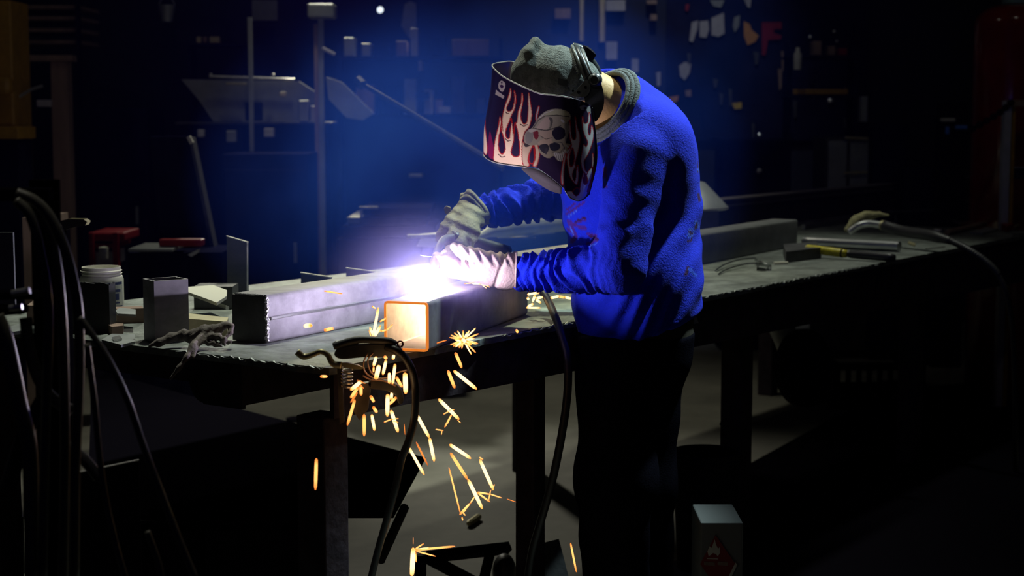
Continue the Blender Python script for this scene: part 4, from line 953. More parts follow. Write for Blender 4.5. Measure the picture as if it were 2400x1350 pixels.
F = G.chain([U(1984, 538, 6.9), U(2005, 518, 6.92), U(2030, 506, 6.92), U(2060, 502, 6.92)], [.012, .020, .018, .012], .02) + G.waves(61, 150, 5) * .004
F = smin(F, G.chain([U(2060, 502, 6.92), U(2082, 505, 6.9)], [.009, .006], .01), .006)
V, Q = G.mesh(F); tag(mesh_obj('rag', V, Q, mat('olive_rag', (.36, .33, .17), .95, var=.5, scale=40, bump=.6, bscale=150), None, smooth='all'), 'fuzzy olive rag draped over the spare torch neck', 'rag')
def bar2(name, p, q, z, r, m, label, cat='steel bar'): return solo(MB().tube([Uz(*p, z), Uz(*q, z)], r, 8), name, M[m], label, cat, smooth=True)
bar2('round_bar', (1882, 532), (1990, 516), ZT + .012, .012, 'bright_steel', 'polished round bar lying beyond the square tube end')
bar2('round_bar', (2085, 497), (2190, 492), ZT + .03, .004, 'galv', 'thin rod at the back of the table beyond the rag')
bar2('timber_tool', (2220, 545), (2335, 517), ZT + .014, .013, 'wood', 'brown timber tool handle lying at the dark right of the table', 'tool')
flat('phone_sized_plate', [(2274, 543), (2302, 546), (2341, 536), (2312, 532)], ZT + .010, .008, M['galv'], 'pale rectangular plate lying by the timber tool handle', 'plate')
flat('red_marker', [(2346, 523), (2362, 519), (2376, 525), (2360, 530)], ZT + .03, .028, M['red'], 'small bright red cap at the dark right of the table', 'cap')
sc = MB(); sc.tube(ring(Uz(2196, 540, ZT + .012), ZUP, .034, 20), .006, 8, cap=False)
solo(sc, 'steel_ring', M['bright_steel'], 'shiny steel ring lying by the timber tool handle', 'ring', smooth='all')
wr_ = thing('spanner', 'long pale spanner lying at the back right of the table', 'spanner', Uz(2290, 517, ZT))
MB().prism([Uz(2250, 519, ZT + .02), Uz(2318, 514, ZT + .02), Uz(2319, 516.5, ZT + .02), Uz(2252, 521.5, ZT + .02)], (0, 0, -.008)).build('shank', M['bright_steel'], wr_)
MB().prism([Uz(2232, 515, ZT + .02), Uz(2252, 519, ZT + .02), Uz(2250, 522, ZT + .02), Uz(2236, 518, ZT + .02)], (0, 0, -.008)).build('jaw', M['bright_steel'], wr_)
flat('welding_tip', [(2130, 565), (2146, 571), (2143, 574), (2128, 568)], ZT + .008, .007, M['brass'], 'tiny brass contact tip on the table beneath the spare torch', 'tip')
bar2('wire_offcut', (2170, 583), (2214, 579), ZT + .003, .003, 'bright_steel', 'bent wire offcut by the table edge beneath the spare torch')
bar2('wire_offcut', (2372, 551), (2400, 549), ZT + .004, .004, 'bright_steel', 'wire offcut by the table edge at the far right')
bar2('brass_rod', (2376, 532), (2402, 522), ZT + .012, .007, 'brass', 'short brass rod beside the red cap')
bc_ = U(1618, 489, 6.95)
bowl = thing('steel_cone', 'grey shallow steel cone lying rim down behind the welder\'s back', 'cone', bc_)
MB().lathe([(.158, 0), (.160, .006), (.150, .020), (.060, .112), (.03, .118), (0, .119)], bc_, 36).build('cone_wall', M['galv'], bowl, smooth=True)
MB().tube(ring(bc_ + Vector((0, 0, .004)), ZUP, .159, 36), .005, 6, cap=False).build('rolled_rim', M['bright_steel'], bowl, smooth='all')
MB().box(Vector((bc_.x, bc_.y, (ZT + bc_.z) / 2)), (.22, .18, bc_.z - ZT)).build('cone_stand', M['mill_dark'], bowl)
# ------------------------------------------------------------------ hose stand in the left foreground
YH = 2.75
hs = thing('hose_stand', 'dark steel stand in the left foreground, hung with welding hoses', 'stand', U(110, 700, YH) * 1.0)
hs.location.z = 0; OFF[hs] = Vector((hs.location.x, YH, 0))
def post(x0, x1, y0, y1, Y, name, par, th=.04, m='deep_black'):
    a, b = U(x0, y1, Y), U(x1, y0, Y); MB().box(((a.x + b.x) / 2, Y, (a.z + b.z) / 2), (b.x - a.x, th, b.z - a.z)).build(name, M[m], par, bevel=.004)
pa, pb = U(85, 700, YH + .05), U(160, 700, YH + .05)
MB().tube([Vector(((pa.x + pb.x) / 2 - .01, YH + .06, .03)), Vector(((pa.x + pb.x) / 2 - .01, YH + .06, 1.30))], .026, 14).build('post', M['deep_black'], hs, smooth=True)
post(-40, 120, 440, 470, YH + .02, 'hook_arm', hs)
post(-60, 90, 680, 700, YH - .02, 'cross_bar', hs)
post(-40, 60, 715, 735, YH - .03, 'cross_bar', hs)
MB().tube([U(28, 688, YH - .06), U(70, 681, YH - .06)], .006, 8).build('clip_edge', M['bright_steel'], hs)
MB().tube([U(22, 722, YH - .06), U(52, 719, YH - .06)], .005, 8).build('clip_edge', M['bright_steel'], hs)
MB().box((pa.x + .03, YH + .05, .015), (.5, .4, .03)).build('base_plate', M['black'], hs)
MB().tube([U(100, 940, YH), U(60, 1010, YH), U(18, 1140, YH)], .014, 8).build('brace', M['black'], hs)
hoses = [
 ('outermost welding hose arching from the stand top, farthest right', [(40, 452), (78, 468), (112, 500), (140, 552), (160, 610), (176, 680), (184, 745), (186, 830), (184, 920), (180, 1010), (176, 1120), (174, 1362)], YH - .07, .0088),
 ('second welding hose arching beside the outermost one from the stand top', [(38, 470), (85, 488), (112, 530), (128, 590), (138, 660), (146, 760), (150, 880), (152, 1040), (150, 1200), (148, 1362)], YH - .05, .0088),
 ('innermost short-arched welding hose hanging from the stand top', [(38, 470), (66, 498), (84, 545), (96, 600), (108, 665), (114, 760), (110, 900), (104, 1100), (100, 1362)], YH - .08, .0085),
 ('thin cable running from the stand down across the dark foreground to the right', [(186, 744), (220, 790), (258, 850), (300, 940), (334, 1040), (372, 1140), (410, 1240), (460, 1362)], YH - .12, .0058),
 ('thin cable hanging near the stand between hose and diagonal cable', [(204, 806), (212, 870), (222, 950), (232, 1060), (246, 1160), (270, 1270), (296, 1362)], YH - .10, .0052),
 ('short cable curve in the dark bottom left', [(345, 1245), (360, 1285), (374, 1330), (378, 1362)], YH - .10, .0052),
 ('thick cable at the left frame edge sloping down to the stand foot', [(-10, 740), (12, 790), (30, 870), (46, 950), (62, 1010), (72, 1100), (76, 1362)], YH - .06, .014),
 ('cable loop crossing behind the left stand post', [(60, 745), (66, 800), (80, 860), (100, 905), (126, 935), (170, 965)], YH + .02, .011),
]
for lb, pts, Y, r in hoses: cable('welding_hose', pts, Y, r, lb, 'hose', 'rubber_grey')
cable('welding_hose', [(140, 1035), (175, 1060), (205, 1085), (232, 1120)], YH + .1, .011, 'thick hose end slanting down behind the stand post', 'hose', 'rubber')
tray = thing('hose_tray', 'low dark tray at bottom left with a thin bright back edge', 'tray', Uz(240, 1300, .10))
ta, tb = U(160, 1112, 2.95), U(325, 1078, 3.05); zf = 0.0
MB().hexa([Vector((ta.x, ta.y, zf)), Vector((tb.x, tb.y, zf)), Vector((tb.x, tb.y + .004, zf)), Vector((ta.x, ta.y + .004, zf)), ta, tb, tb + Vector((0, .004, 0)), ta + Vector((0, .004, 0))]).build('back_panel', M['black'], tray)
MB().tube([ta, tb], .0016, 6).build('bright_edge', M['cut_edge'], tray)
MB().hexa([Vector((ta.x, ta.y, .0)), Vector((tb.x, tb.y, .0)), Vector((tb.x - .03, 2.3, .0)), Vector((ta.x - .5, 2.3, .0)), Vector((ta.x, ta.y, .04)), Vector((tb.x, tb.y, .04)), Vector((tb.x - .03, 2.3, .04)), Vector((ta.x - .5, 2.3, .04))]).build('floor_pan', M['black'], tray)
solo(MB().hexa([*(Uz(x, y, .0) for x, y in ((-60, 1345), (60, 1345), (40, 1200), (-60, 1215))), *(Uz(x, y, .0) + Vector((0, 0, .18)) for x, y in ((-60, 1345), (60, 1345), (40, 1200), (-60, 1215)))]), 'dark_case', M['black'], 'low black case on the floor at the left edge', 'case')
solo(slab(-20, 545, 30, 720, 3.6, .01), 'pale_sheet', M['galv'], 'pale sheet leaning behind the hoses at the left frame edge', 'sheet')
a_ = U(52, 510, 5.6); b_ = U(104, 510, 5.6)
solo(MB().box(((a_.x + b_.x) / 2, 5.75, a_.z / 2), (b_.x - a_.x, .3, a_.z)), 'timber_crate', M['wood'], 'dim timber crate far behind the hoses', 'crate')
vh = thing('vice_handle', 'pale flat-ended lever sticking out behind the hoses', 'handle', U(170, 525, 3.4))
MB().prism([U(x, y, 3.4) for x, y in ((140, 518), (160, 513), (196, 514), (204, 520), (200, 528), (178, 532), (150, 540))], (0, .03, 0)).build('lever_plate', M['brass'], vh)
q_ = U(140, 525, 3.45); MB().box((q_.x, 3.45, q_.z / 2 - .005), (.035, .03, q_.z)).build('lever_post', M['deep_black'], vh)
for pts, z, lb, m in (([(10, 770), (52, 756), (95, 756), (92, 768), (30, 778)], ZT + .01, 'small pale plate behind the hoses at the left end of the table', 'galv'),
                   ([(62, 716), (80, 703), (95, 704), (92, 716)], ZT + .06, 'tan block end behind the hoses at the left of the table', 'wood')):
    flat('steel_offcut', pts, z, .009 if z < ZT + .02 else z - ZT, M[m], lb, 'offcut')

# ------------------------------------------------------------------ beneath the table
zs = .38
cab = thing('low_cabinet', 'dark low steel cabinet under the near end of the table', 'cabinet', Uz(520, 1100, 0))
top = [Uz(425, 922, zs), Uz(997, 1072, zs), Uz(922, 1209, zs), Uz(205, 1209, zs), Uz(215, 862, zs)]
MB().prism(top, (0, 0, -.006)).build('top_sheet', M['deep_black'], cab)
a, b = Uz(190, 1215, zs), Uz(762, 1215, zs)
c0, c1 = Vector((a.x, a.y, 0)), Vector((b.x, b.y, 0)); dv = Vector((-.10, .8, 0))
MB().hexa([c0, c1, c1 + dv, c0 + dv, *(p + Vector((0, 0, zs - .0065)) for p in (c0, c1, c1 + dv, c0 + dv))]).build('cabinet_body', M['black'], cab)
for k in range(2):
    p = c0.lerp(c1, .26 + .48 * k) + Vector((0, -.011, .19)); MB().box(p, ((b.x - a.x) * .46, .02, .33)).build('door', M['black'], cab, bevel=.004)
fr = thing('floor_frame', 'dark steel frame lying on the floor beneath the table', 'frame', Uz(1090, 1330, .0))
def bar(p, q, Y0, Y1, w, par, name, m='black'):
    A_, B_ = U(*p, Y0), U(*q, Y1); MB().tube([A_, B_], w, 4).build(name, M[m], par)
bar((1000, 1306), (1192, 1284), 4.75, 4.9, .020, fr, 'rail'); bar((1000, 1306), (1130, 1375), 4.75, 4.7, .020, fr, 'rail'); bar((1130, 1375), (1150, 1290), 4.7, 4.86, .016, fr, 'rail')
bar((985, 1300), (985, 1390), 4.75, 4.75, .018, fr, 'post')
G = Field(U(1148, 1400, 4.8) - Vector((.02, .1, .02)), U(1210, 1290, 4.8) + Vector((.02, .1, .02)), .007)
F = G.ell(U(1182, 1340, 4.8), (.036, .06, .055)); V, Q = G.mesh(F)
tag(mesh_obj('grinder_guard', V, Q, M['mill_dark'], None, smooth='all'), 'grey rounded guard standing on the floor by the second table leg', 'guard')
solo(MB().hexa([U(1262, 1400, 4.5), U(1345, 1400, 4.5), U(1345, 1400, 4.53), U(1262, 1400, 4.53), U(1258, 1276, 4.55), U(1310, 1263, 4.6), U(1310, 1263, 4.63), U(1258, 1276, 4.58)]), 'leaning_sheet', M['mill_dark'], 'grey sheet leaning on the floor between table leg and welder', 'sheet')
slug = [Uz(1098, 1228, .012), Uz(1124, 1210, .012)]
solo(MB().tube([slug[0], slug[0].lerp(slug[1], .1), slug[0].lerp(slug[1], .9), slug[1]], [.008, .012, .012, .008], 8), 'floor_stub', M['brass'], 'olive cylindrical stub lying on the open floor', 'offcut', smooth=True)
solo(MB().lathe([(0, 0), (.05, 0), (.06, .01), (.04, .012), (0, .012)], Uz(700, 985, 0), 14), 'floor_plug', M['black'], 'small dark disc on the floor beyond the table end', 'disc')
solo(MB().prism([Uz(x, y, .008) for x, y in ((1735, 1380), (1750, 1090), (1960, 975), (2180, 905), (2440, 880), (2440, 1380))], (0, 0, -.008)), 'added_dark_mat', M['deep_black'], 'added black mat that darkens the lit floor at the bottom right', 'mat')  # black sheet added to keep the lamp-lit floor dark here
# bin, flammables cabinet, crate and bag on the dark right
bc = Uz(1655, 1420, 0); by = 4.55
bn = thing('waste_bin', 'black round bin standing behind the welder', 'bin', Vector((U(1655, 1100, 5.0).x, 5.0, 0)))
zt = U(1655, 1058, 5.0).z
MB().lathe([(0, 0), (.085, 0), (.105, zt - .03), (.112, zt - .03), (.112, zt), (.098, zt), (.080, .02), (0, .02)], OFF[bn], 28).build('bin_body', M['black'], bn, smooth=True)
fx = thing('flammables_box', 'white box with a red flame placard at the dark bottom right', 'box', Vector((U(1690, 1300, 4.1).x, 4.2, 0)))
p0, p1 = U(1640, 1400, 4.1), U(1742, 1225, 4.1)
MB().box(((p0.x + p1.x) / 2, 4.2, p1.z / 2), (p1.x - p0.x, .2, p1.z)).build('box_body', mat('dim_white_box', (.16, .16, .15), .8), fx, bevel=.004)
pz = lambda x, y, Y=4.098: U(x, y, Y)
pcd = MB().prism([pz(1677, 1254), pz(1724, 1322), pz(1690, 1392), pz(1641, 1322)], (0, -.0015, 0)).build('flame_placard', M['red'], fx)
MB().prism([pz(x, y, 4.0962) for x, y in ((1661, 1304), (1658, 1292), (1663, 1280), (1668, 1284), (1675, 1264), (1679, 1278), (1683, 1286), (1687, 1282), (1687, 1296), (1682, 1304), (1678, 1298), (1671, 1296), (1666, 1300))], (0, -.0008, 0)).build('flame_symbol', M['paper'], pcd)
MB().prism([pz(1657, 1308, 4.0962), pz(1683, 1309, 4.0962), pz(1683, 1311, 4.0962), pz(1657, 1310, 4.0962)], (0, -.0008, 0)).build('ground_line', M['paper'], pcd)
for x0, x1 in ((1650, 1675), (1682, 1705)):
    MB().prism([pz(x0, 1316, 4.0962), pz(x1, 1318, 4.0962), pz(x1, 1326, 4.0962), pz(x0, 1324, 4.0962)], (0, -.0008, 0)).build('placard_lettering', M['wood'], pcd)
MB().prism([pz(1724, 1318, 4.097), pz(1728, 1324, 4.097), pz(1692, 1396, 4.097), pz(1688, 1390, 4.097)], (0, -.0008, 0)).build('placard_edge', M['paper'], pcd)
cr_ = thing('milk_crate', 'black slatted crate on the floor under the right of the table', 'crate', Uz(2060, 960, 0))
cz = U(2060, 850, OFF[cr_].y).z
for k in range(9):
    MB().box(OFF[cr_] + Vector((-.20 + .05 * k, 0, cz / 2)), (.022, .02, cz)).build('slat', M['deep_black'], cr_)
for z in (.03, cz * .5, cz - .02): MB().box(OFF[cr_] + Vector((0, .012, z)), (.44, .02, .035)).build('rail', M['black'], cr_)
for z in (.03, cz - .02): MB().box(OFF[cr_] + Vector((0, .40, z)), (.44, .02, .035)).build('rail', M['black'], cr_)
for sx in (-1, 1): MB().box(OFF[cr_] + Vector((sx * .21, .2, cz / 2)), (.02, .40, cz)).build('side_panel', M['black'], cr_)
G = Field(U(1805, 840, 6.3) - Vector((.04, .14, .03)), U(1872, 752, 6.3) + Vector((.04, .14, .05)), .008)
F = G.cap(U(1832, 765, 6.3), U(1842, 812, 6.3), .055, .038) + G.waves(71, 60, 4) * .006; V, Q = G.mesh(F)
tag(mesh_obj('plastic_bag', V, Q, M['plastic_film'], None, smooth='all'), 'creased clear plastic bag hanging under the table between two legs', 'bag')
solo(MB().lathe([(.0, 0), (.13, 0), (.15, .02), (.15, .05), (.13, .07), (0, .07)], U(1868, 862, 6.25), 24, axis=(.6, -.75, .1)), 'cable_reel', M['black'], 'black round reel hanging between the right table legs', 'reel', smooth=True)
solo(MB().tube([U(1687, 993, 6.0), U(1732, 998, 6.0)], .006, 6), 'hook_rod', M['black'], 'short dark rod sticking out of the right table leg', 'rod')

# ------------------------------------------------------------------ sparks, every streak a glowing sliver of its own
def sp(lst, sc_, ox, oy, Y, label, grp, w=.0024):
    for n_, (x0, y0, x1, y1, k, *ww) in enumerate(lst):
        p, q = U(ox + x0 / sc_, oy + y0 / sc_, Y + random.uniform(-.02, .02)), U(ox + x1 / sc_, oy + y1 / sc_, Y + random.uniform(-.02, .02))
        r = ww[0] if ww else w
        r *= .8 if k == 'd' else 1.22
        ts = (0, .06, .22, .45, .7, .9, 1); mb = MB(); mb.tube([p.lerp(q, t) for t in ts], [r * .4, r, r * 1.1, r * 1.15, r * 1.1, r, r * .4], 7)
        core, tip = {'h': ((2.6, 1.75, .80), (1.5, .50, .06)), 'm': ((1.9, .85, .22), (1.1, .26, .03)), 'd': ((1.1, .30, .05), (.5, .09, .015))}[k]
        cc_ = np.array([np.array(tip) + (np.array(core) - np.array(tip)) * f for f in (0, .25, 1, 1, .9, .3, 0) for _ in range(7)])
        tag(mesh_obj('spark', mb.v, mb.f, M['spark'], None, smooth='all', colors=cc_), label[n_] if isinstance(label, list) else label, 'spark', grp)
sp([(405, 300, 378, 390, 'h'), (480, 298, 502, 322, 'm'), (567, 288, 560, 326, 'h'), (495, 335, 465, 470, 'h'), (430, 385, 400, 510, 'h', .0036), (580, 370, 556, 555, 'h'), (526, 452, 525, 550, 'h'), (590, 490, 645, 585, 'm'), (672, 452, 678, 645, 'h', .0038),
    (380, 395, 378, 445, 'm', .0014)], 3.97, 780, 760, 3.46, 'white-hot spark streak falling between the jaws of the ground clamp', 'sparks at the ground clamp')
sp([(265, 530, 165, 612, 'h', .003), (238, 585, 165, 685, 'm'), (260, 570, 264, 662, 'm'), (228, 632, 165, 730, 'd'), (205, 700, 135, 940, 'm'), (352, 670, 382, 722, 'm'), (376, 770, 410, 820, 'm'), (291, 838, 292, 1040, 'm', .0026), (362, 840, 388, 990, 'h'),
    (225, 520, 305, 552, 'd', .0012), (255, 560, 290, 600, 'd', .0010)], 3.97, 780, 760, 3.46, ['white-hot spark slanting down left at the top of the near leg', 'orange spark just under the white-hot slanting one at the leg', 'short upright orange spark at the leg under the white-hot one', 'dim red spark second in the row curving down the leg', 'long thin orange spark lowest in the row curving down the leg', 'short orange spark below the lower clamp jaw', 'short orange spark lower down, leaning right beside the leg', 'long upright orange spark before the middle of the near leg', 'bright yellow spark at the right edge of the near leg', 'faint fine spark right of the white-hot one at the leg', 'faint fine spark under the white-hot one at the leg'], 'sparks at the table leg')
sp([(510, 650, 507, 858, 'h', .0032), (548, 640, 543, 700, 'h'), (590, 680, 525, 745, 'm'), (541, 800, 607, 1005, 'h', .003), (475, 912, 548, 882, 'm', .0010), (550, 886, 612, 876, 'm', .0009), (560, 900, 610, 915, 'm', .0008), (664, 925, 672, 1030, 'd', .0009)],
   3.97, 780, 760, 3.5, ['tall yellow spark streak straight below the clamp jaw', 'short bright spark beside the top of the tall yellow streak', 'orange spark leaning right from the tall yellow streak', 'thick slanting spark streak lowest below the clamp, with a cross of fine sparks', 'fine spark left of the thick slanting streak below the clamp', 'upper fine spark right of the thick slanting streak below the clamp', 'lower fine spark right of the thick slanting streak below the clamp', 'faint dull spark between the clamp and the ground cable'], 'sparks below the clamp')
sp([(768, 818, 898, 1055, 'h', .0028), (900, 1058, 943, 1275, 'h', .0028), (775, 1095, 885, 1315, 'd', .0022), (985, 695, 1176, 885, 'h', .0030)], 3.97, 780, 760, 3.6, ['long spark streak bending at its foot, upper half, right of the ground cable', 'long spark streak bending at its foot, lower half, over the floor', 'dim thin spark right beside the ground cable and cabinet corner', 'thick spark streak just under the apron, ending in a fine fork'], 'sparks over the floor')
sp([(697, 535, 795, 710, 'h'), (955, 517, 1090, 607, 'h', .0028), (960, 570, 1070, 740, 'm', .0026), (1072, 740, 1162, 925, 'h', .003), (1145, 612, 1232, 806, 'h', .0028), (950, 662, 1024, 958, 'm', .0013)], 2.7, 700, 850, 3.6, ['yellow spark streak crossing the right corner of the low cabinet', 'spark streak slanting flat to the right, above the long double streak', 'upper half of the long double spark streak in mid floor', 'lower hotter half of the long double spark streak in mid floor', 'rightmost long spark streak over the open floor', 'long thin faint spark left of the double streak, ending lowest'], 'sparks over the floor')
sp([(1130, 820, 1210, 833, 'm', .0014), (1205, 830, 1288, 857, 'm', .0010), (1130, 822, 1212, 882, 'm', .0014), (1112, 850, 1085, 890, 'm', .0012), (1085, 890, 1020, 960, 'm', .0018), (1018, 962, 1060, 930, 'm', .0012), (1215, 805, 1200, 880, 'm', .0009), (1240, 770, 1222, 810, 'm', .0008), (1318, 862, 1376, 882, 'd', .0010), (1034, 978, 1038, 998, 'm', .0012), (1145, 600, 1166, 612, 'm', .0012), (1040, 950, 1055, 968, 'm', .001)],
   2.7, 700, 850, 3.6, 'fine forked spark bursting at the end of a long streak above the floor', 'forked sparks above the floor')
sp([(1106, 840, 1040, 960, 'm', .0014), (1098, 850, 1068, 925, 'm', .0010), (1028, 838, 1085, 808, 'm', .0009), (955, 978, 1030, 990, 'm', .0010), (1015, 990, 1010, 1028, 'm', .0008), (1160, 890, 1190, 918, 'm', .0008), (1085, 800, 1130, 795, 'm', .0008)], 3.97, 780, 760, 3.6,
   'fine forked spark beside the streak just below the table edge', 'forked sparks below the table edge')
sp([(1140, 265, 1200, 405, 'm', .0026), (1070, 430, 1135, 595, 'm', .0028), (1125, 432, 1340, 605, 'h', .003)], 3.97, 780, 760, 3.62, ['short orange spark before the apron, under the star-shaped burst', 'steep orange spark before the apron, left of two crossing its lower edge', 'bright slanting spark before the apron, right of two crossing its lower edge'], 'sparks before the apron')
bst = [(1330, 35), (1357, 88), (1352, 180), (1290, 280), (1330, 265), (1200, 225), (1140, 212), (1092, 192), (1085, 122), (1160, 62), (1212, 58), (1098, 100), (1270, 60), (1120, 205), (1175, 220), (1320, 130), (1130, 80), (1165, 205), (1250, 75)]
for i, (x, y) in enumerate(bst):
    sp([(1215 + (x - 1215) * .18, 148 + (y - 148) * .18, x, y, 'm' if i % 3 else 'h', .0013)], 3.97, 780, 760, 3.66, 'fine spark ray of the star-shaped burst beside the tube end', 'rays of the spark burst')
sp([(1140, 130, 1290, 185, 'h', .0042), (1180, 145, 1345, 180, 'h', .0024)], 3.97, 780, 760, 3.66, 'white-hot core of the star-shaped burst beside the tube end', 'cores of the spark burst')
sp([(965, 176, 1060, 148, 'd', .0016)], 3.97, 780, 760, 3.66, 'dull red spark trailing left of the star-shaped burst', None)
sp([(1122, 700, 1160, 482, 'h', .0024), (1130, 690, 1100, 622, 'h', .002), (1132, 690, 1176, 610, 'h'), (1140, 665, 1185, 640, 'm', .0014), (1170, 582, 1222, 555, 'm', .0014), (1180, 650, 1220, 640, 'm', .0014), (1215, 645, 1262, 600, 'm', .001), (1116, 472, 1140, 490, 'm', .0012), (1110, 695, 1095, 640, 'm', .001)], 3, 500, 560, 3.68,
   'hot spark streak rising left of the glowing tube end', 'sparks left of the tube end')
sp([(642, 612, 690, 608, 'h', .0036)], 3, 500, 560, 3.74, 'short fat yellow spark before the long tube side, nearer its end', None)
sp([(780, 642, 845, 628, 'm', .0028)], 3, 500, 560, 3.74, 'short orange spark before the long tube side, nearer the arc', None)
sp([(778, 366, 908, 386, 'm', .0013)], 3, 500, 560, 3.85, 'thin orange spark crossing the upper half of the long tube side', None)
sp([(755, 967, 800, 967, 'm', .0022)], 3, 500, 560, 3.5, 'small orange spark before the apron left of the clamp', None)
sp([(2130, 638, 2140, 660, 'm', .0022)], 3, 500, 560, 3.9, 'small orange spark before the apron right of the burst', None)
sp([(112, 605, 106, 805, 'm', .0026)], 2.7, 700, 850, 3.3, 'lone vertical orange spark streak before the dark cabinet', None)
sp([(1720, 1140, 1757, 1325, 'm', .0018)], 2.7, 700, 850, 4.0, 'lone orange spark streak by the welder\'s trouser leg', None)
sp([(725, 1172, 716, 1352, 'h', .0042), (732, 1186, 990, 1162, 'm', .0018), (740, 1192, 868, 1226, 'm', .0012), (736, 1180, 792, 1145, 'm', .0012), (725, 1105, 725, 1150, 'd', .0009), (740, 1200, 744, 1262, 'm', .0012), (738, 1184, 830, 1172, 'h', .0016)], 2.7, 700, 850, 3.7,
   ['thick upright spark stem of the low burst above the floor frame', 'long flat spark ray reaching right from the low burst', 'thin spark ray slanting down right from the low burst', 'short spark ray slanting up right from the low burst', 'faint fine spark standing above the low burst', 'fine spark hanging beside the stem of the low burst', 'middle short spark ray beneath the long flat ray'], 'sparks of the low burst')
sp([(1380, 252, 1520, 230, 'h'), (1470, 260, 1440, 340, 'h'), (1380, 288, 1396, 312, 'h'), (1480, 300, 1560, 280, 'h'), (1482, 312, 1540, 350, 'h'), (1380, 398, 1450, 360, 'h'), (1366, 406, 1535, 408, 'h', .0018), (1384, 196, 1400, 212, 'h')], 5, 960, 640, 4.36,
   'bright spark lying on the table in the heap behind the tube', 'sparks heaped behind the tube')
sp([(1650, 295, 1752, 270, 'h'), (1750, 275, 1820, 288, 'm'), (1815, 282, 1892, 300, 'h')], 5, 960, 640, 4.36, ['spark on the table just right of the hanging gun cable', 'middle spark of three right of the hanging gun cable', 'spark on the table nearest the sweatshirt, right of the gun cable'], 'sparks right of the gun cable')
sp([(735, 122, 830, 128, 'h', .0014), (840, 130, 902, 178, 'm', .0009), (640, 126, 760, 114, 'm', .0010), (900, 150, 942, 166, 'm', .0008), (860, 140, 930, 150, 'm', .0007)], 5, 960, 640, 4.02, 'fine spark darting along the underside of the near glove', 'sparks under the near glove')
# ------------------------------------------------------------------ the dark shop behind
def back(name, px0, py0, px1, py1, Y, m, label, cat, th=.05, bevel=.004, group=None):
    return solo(slab(px0, py0, px1, py1, Y, th), name, M[m], label, cat, group, bevel=bevel)
def standing_thing(name, label, cat, px, Y): 
    return thing(name, label, cat, Vector((U(px, 500, Y).x, Y, 0)))
def pbox(px0, py0, px1, py1, Y, th, name, m, par, bevel=.003):
    return slab(px0, py0, px1, py1, Y, th).build(name, M[m], par, bevel=bevel)
def down(px0, px1, py0, Y, th):          # body from a pixel height down to the floor
    a, b = U(px0, py0, Y), U(px1, py0, Y); return MB().box(((a.x + b.x) / 2, Y + th / 2, a.z / 2), (b.x - a.x, th, a.z))
# left: rack, post, machine
rk = standing_thing('storage_rack', 'dark storage rack with dusty shelves in the far left corner', 'rack', 100, 9.6)
for y in (12, 38, 66, 94): pbox(22, y, 182, y + 9, 9.6, .5, 'shelf', 'wood', rk)
for x in (22, 176): down(x, x + 7, 0, 9.55, .05).build('upright', M['navy'], rk)
pg_ = standing_thing('timber_post', 'dusty timber post with a cross piece standing at the far left', 'post', 138, 8.6)
pbox(52, 129, 168, 143, 8.58, .1, 'cross_piece', 'wood', pg_); down(118, 157, 144, 8.6, .09).build('upright', M['wood'], pg_); pbox(86, 234, 118, 250, 8.57, .05, 'cross_piece', 'pale', pg_)
ym = standing_thing('yellow_machine', 'dull yellow machine column at the left frame edge', 'machine', 0, 8.2)
down(-60, 25, 0, 8.2, .3).build('column', M['amber'], ym, bevel=.01); pbox(-60, 178, 24, 224, 8.15, .3, 'head', 'amber', ym, .03)
MB().tube([U(40, 230, 8.3), U(72, 210, 8.3), U(100, 201, 8.3)], .008, 6).build('lever', M['galv'], ym)
yb2 = standing_thing('yellow_bin', 'amber parts bin low at the left frame edge', 'bin', 10, 8.0); pbox(-50, 298, 42, 326, 8.0, .3, 'bin_box', 'amber', yb2); down(-50, 40, 327, 8.02, .25).build('bin_stand', M['navy'], yb2)
lt = thing('hanging_pail', 'grey pail hanging in the dark above the bench', 'pail', U(391, 50, 9.6))
MB().lathe([(0, 0), (.032, 0), (.05, .095), (.046, .095), (.030, .006), (0, .006)], U(391, 51, 9.6), 18).build('pail_wall', M['galv'], lt, smooth=True)
MB().tube(catmull([U(372, 12, 9.6), U(391, -22, 9.6), U(410, 12, 9.6)], 5), .004, 6).build('pail_handle', M['galv'], lt)
# the bench with a bright rail and grey sheets below
bn_ = standing_thing('far_bench', 'far workbench with a bright steel rail and grey side sheets', 'bench', 600, 9.0)
MB().tube([U(490, 179, 9.0), U(690, 187, 9.0)], .008, 8).build('bench_rail', M['bright_steel'], bn_)
MB().prism([U(x, y, 9.05) for x, y in ((425, 186), (700, 190), (760, 230), (735, 285), (500, 285), (470, 240))], (0, .04, 0)).build('side_sheet', M['galv'], bn_)
MB().tube([U(530, 196, 8.98), U(578, 197, 8.98)], .006, 6).build('rail_clip', M['brass'], bn_)
for x in (493, 640): MB().lathe([(0, 0), (.010, 0), (.012, .008), (0, .016)], U(x, 178, 8.96), 12).build('rail_knob', M['bright_steel'], bn_, smooth=True)
pbox(410, 286, 780, 292, 9.0, .6, 'bench_top', 'mill_dark', bn_); down(420, 440, 292, 9.1, .08).build('bench_leg', M['navy'], bn_); down(750, 770, 292, 9.1, .08).build('bench_leg', M['navy'], bn_)
for i, (x0, y0, x1, y1, m, lb) in enumerate(((462, 304, 476, 322, 'pale', 'pale pot on the far bench, leftmost'), (530, 306, 552, 334, 'galv', 'grey pot on the far bench beside the pale one'), (575, 240, 612, 283, 'navy', 'navy tin before the grey bench sheet'), (618, 300, 640, 322, 'pale', 'pale tin low on the far bench, right end'), (655, 215, 668, 228, 'cream', 'cream tag on the grey bench sheet'), (700, 235, 722, 286, 'galv', 'tall grey can before the far bench'), (728, 248, 738, 284, 'pale', 'slim pale tube before the far bench'))):
    back('shop_tin', x0, y0, x1, y1, 8.9, m, lb, 'tin', .06, .006)
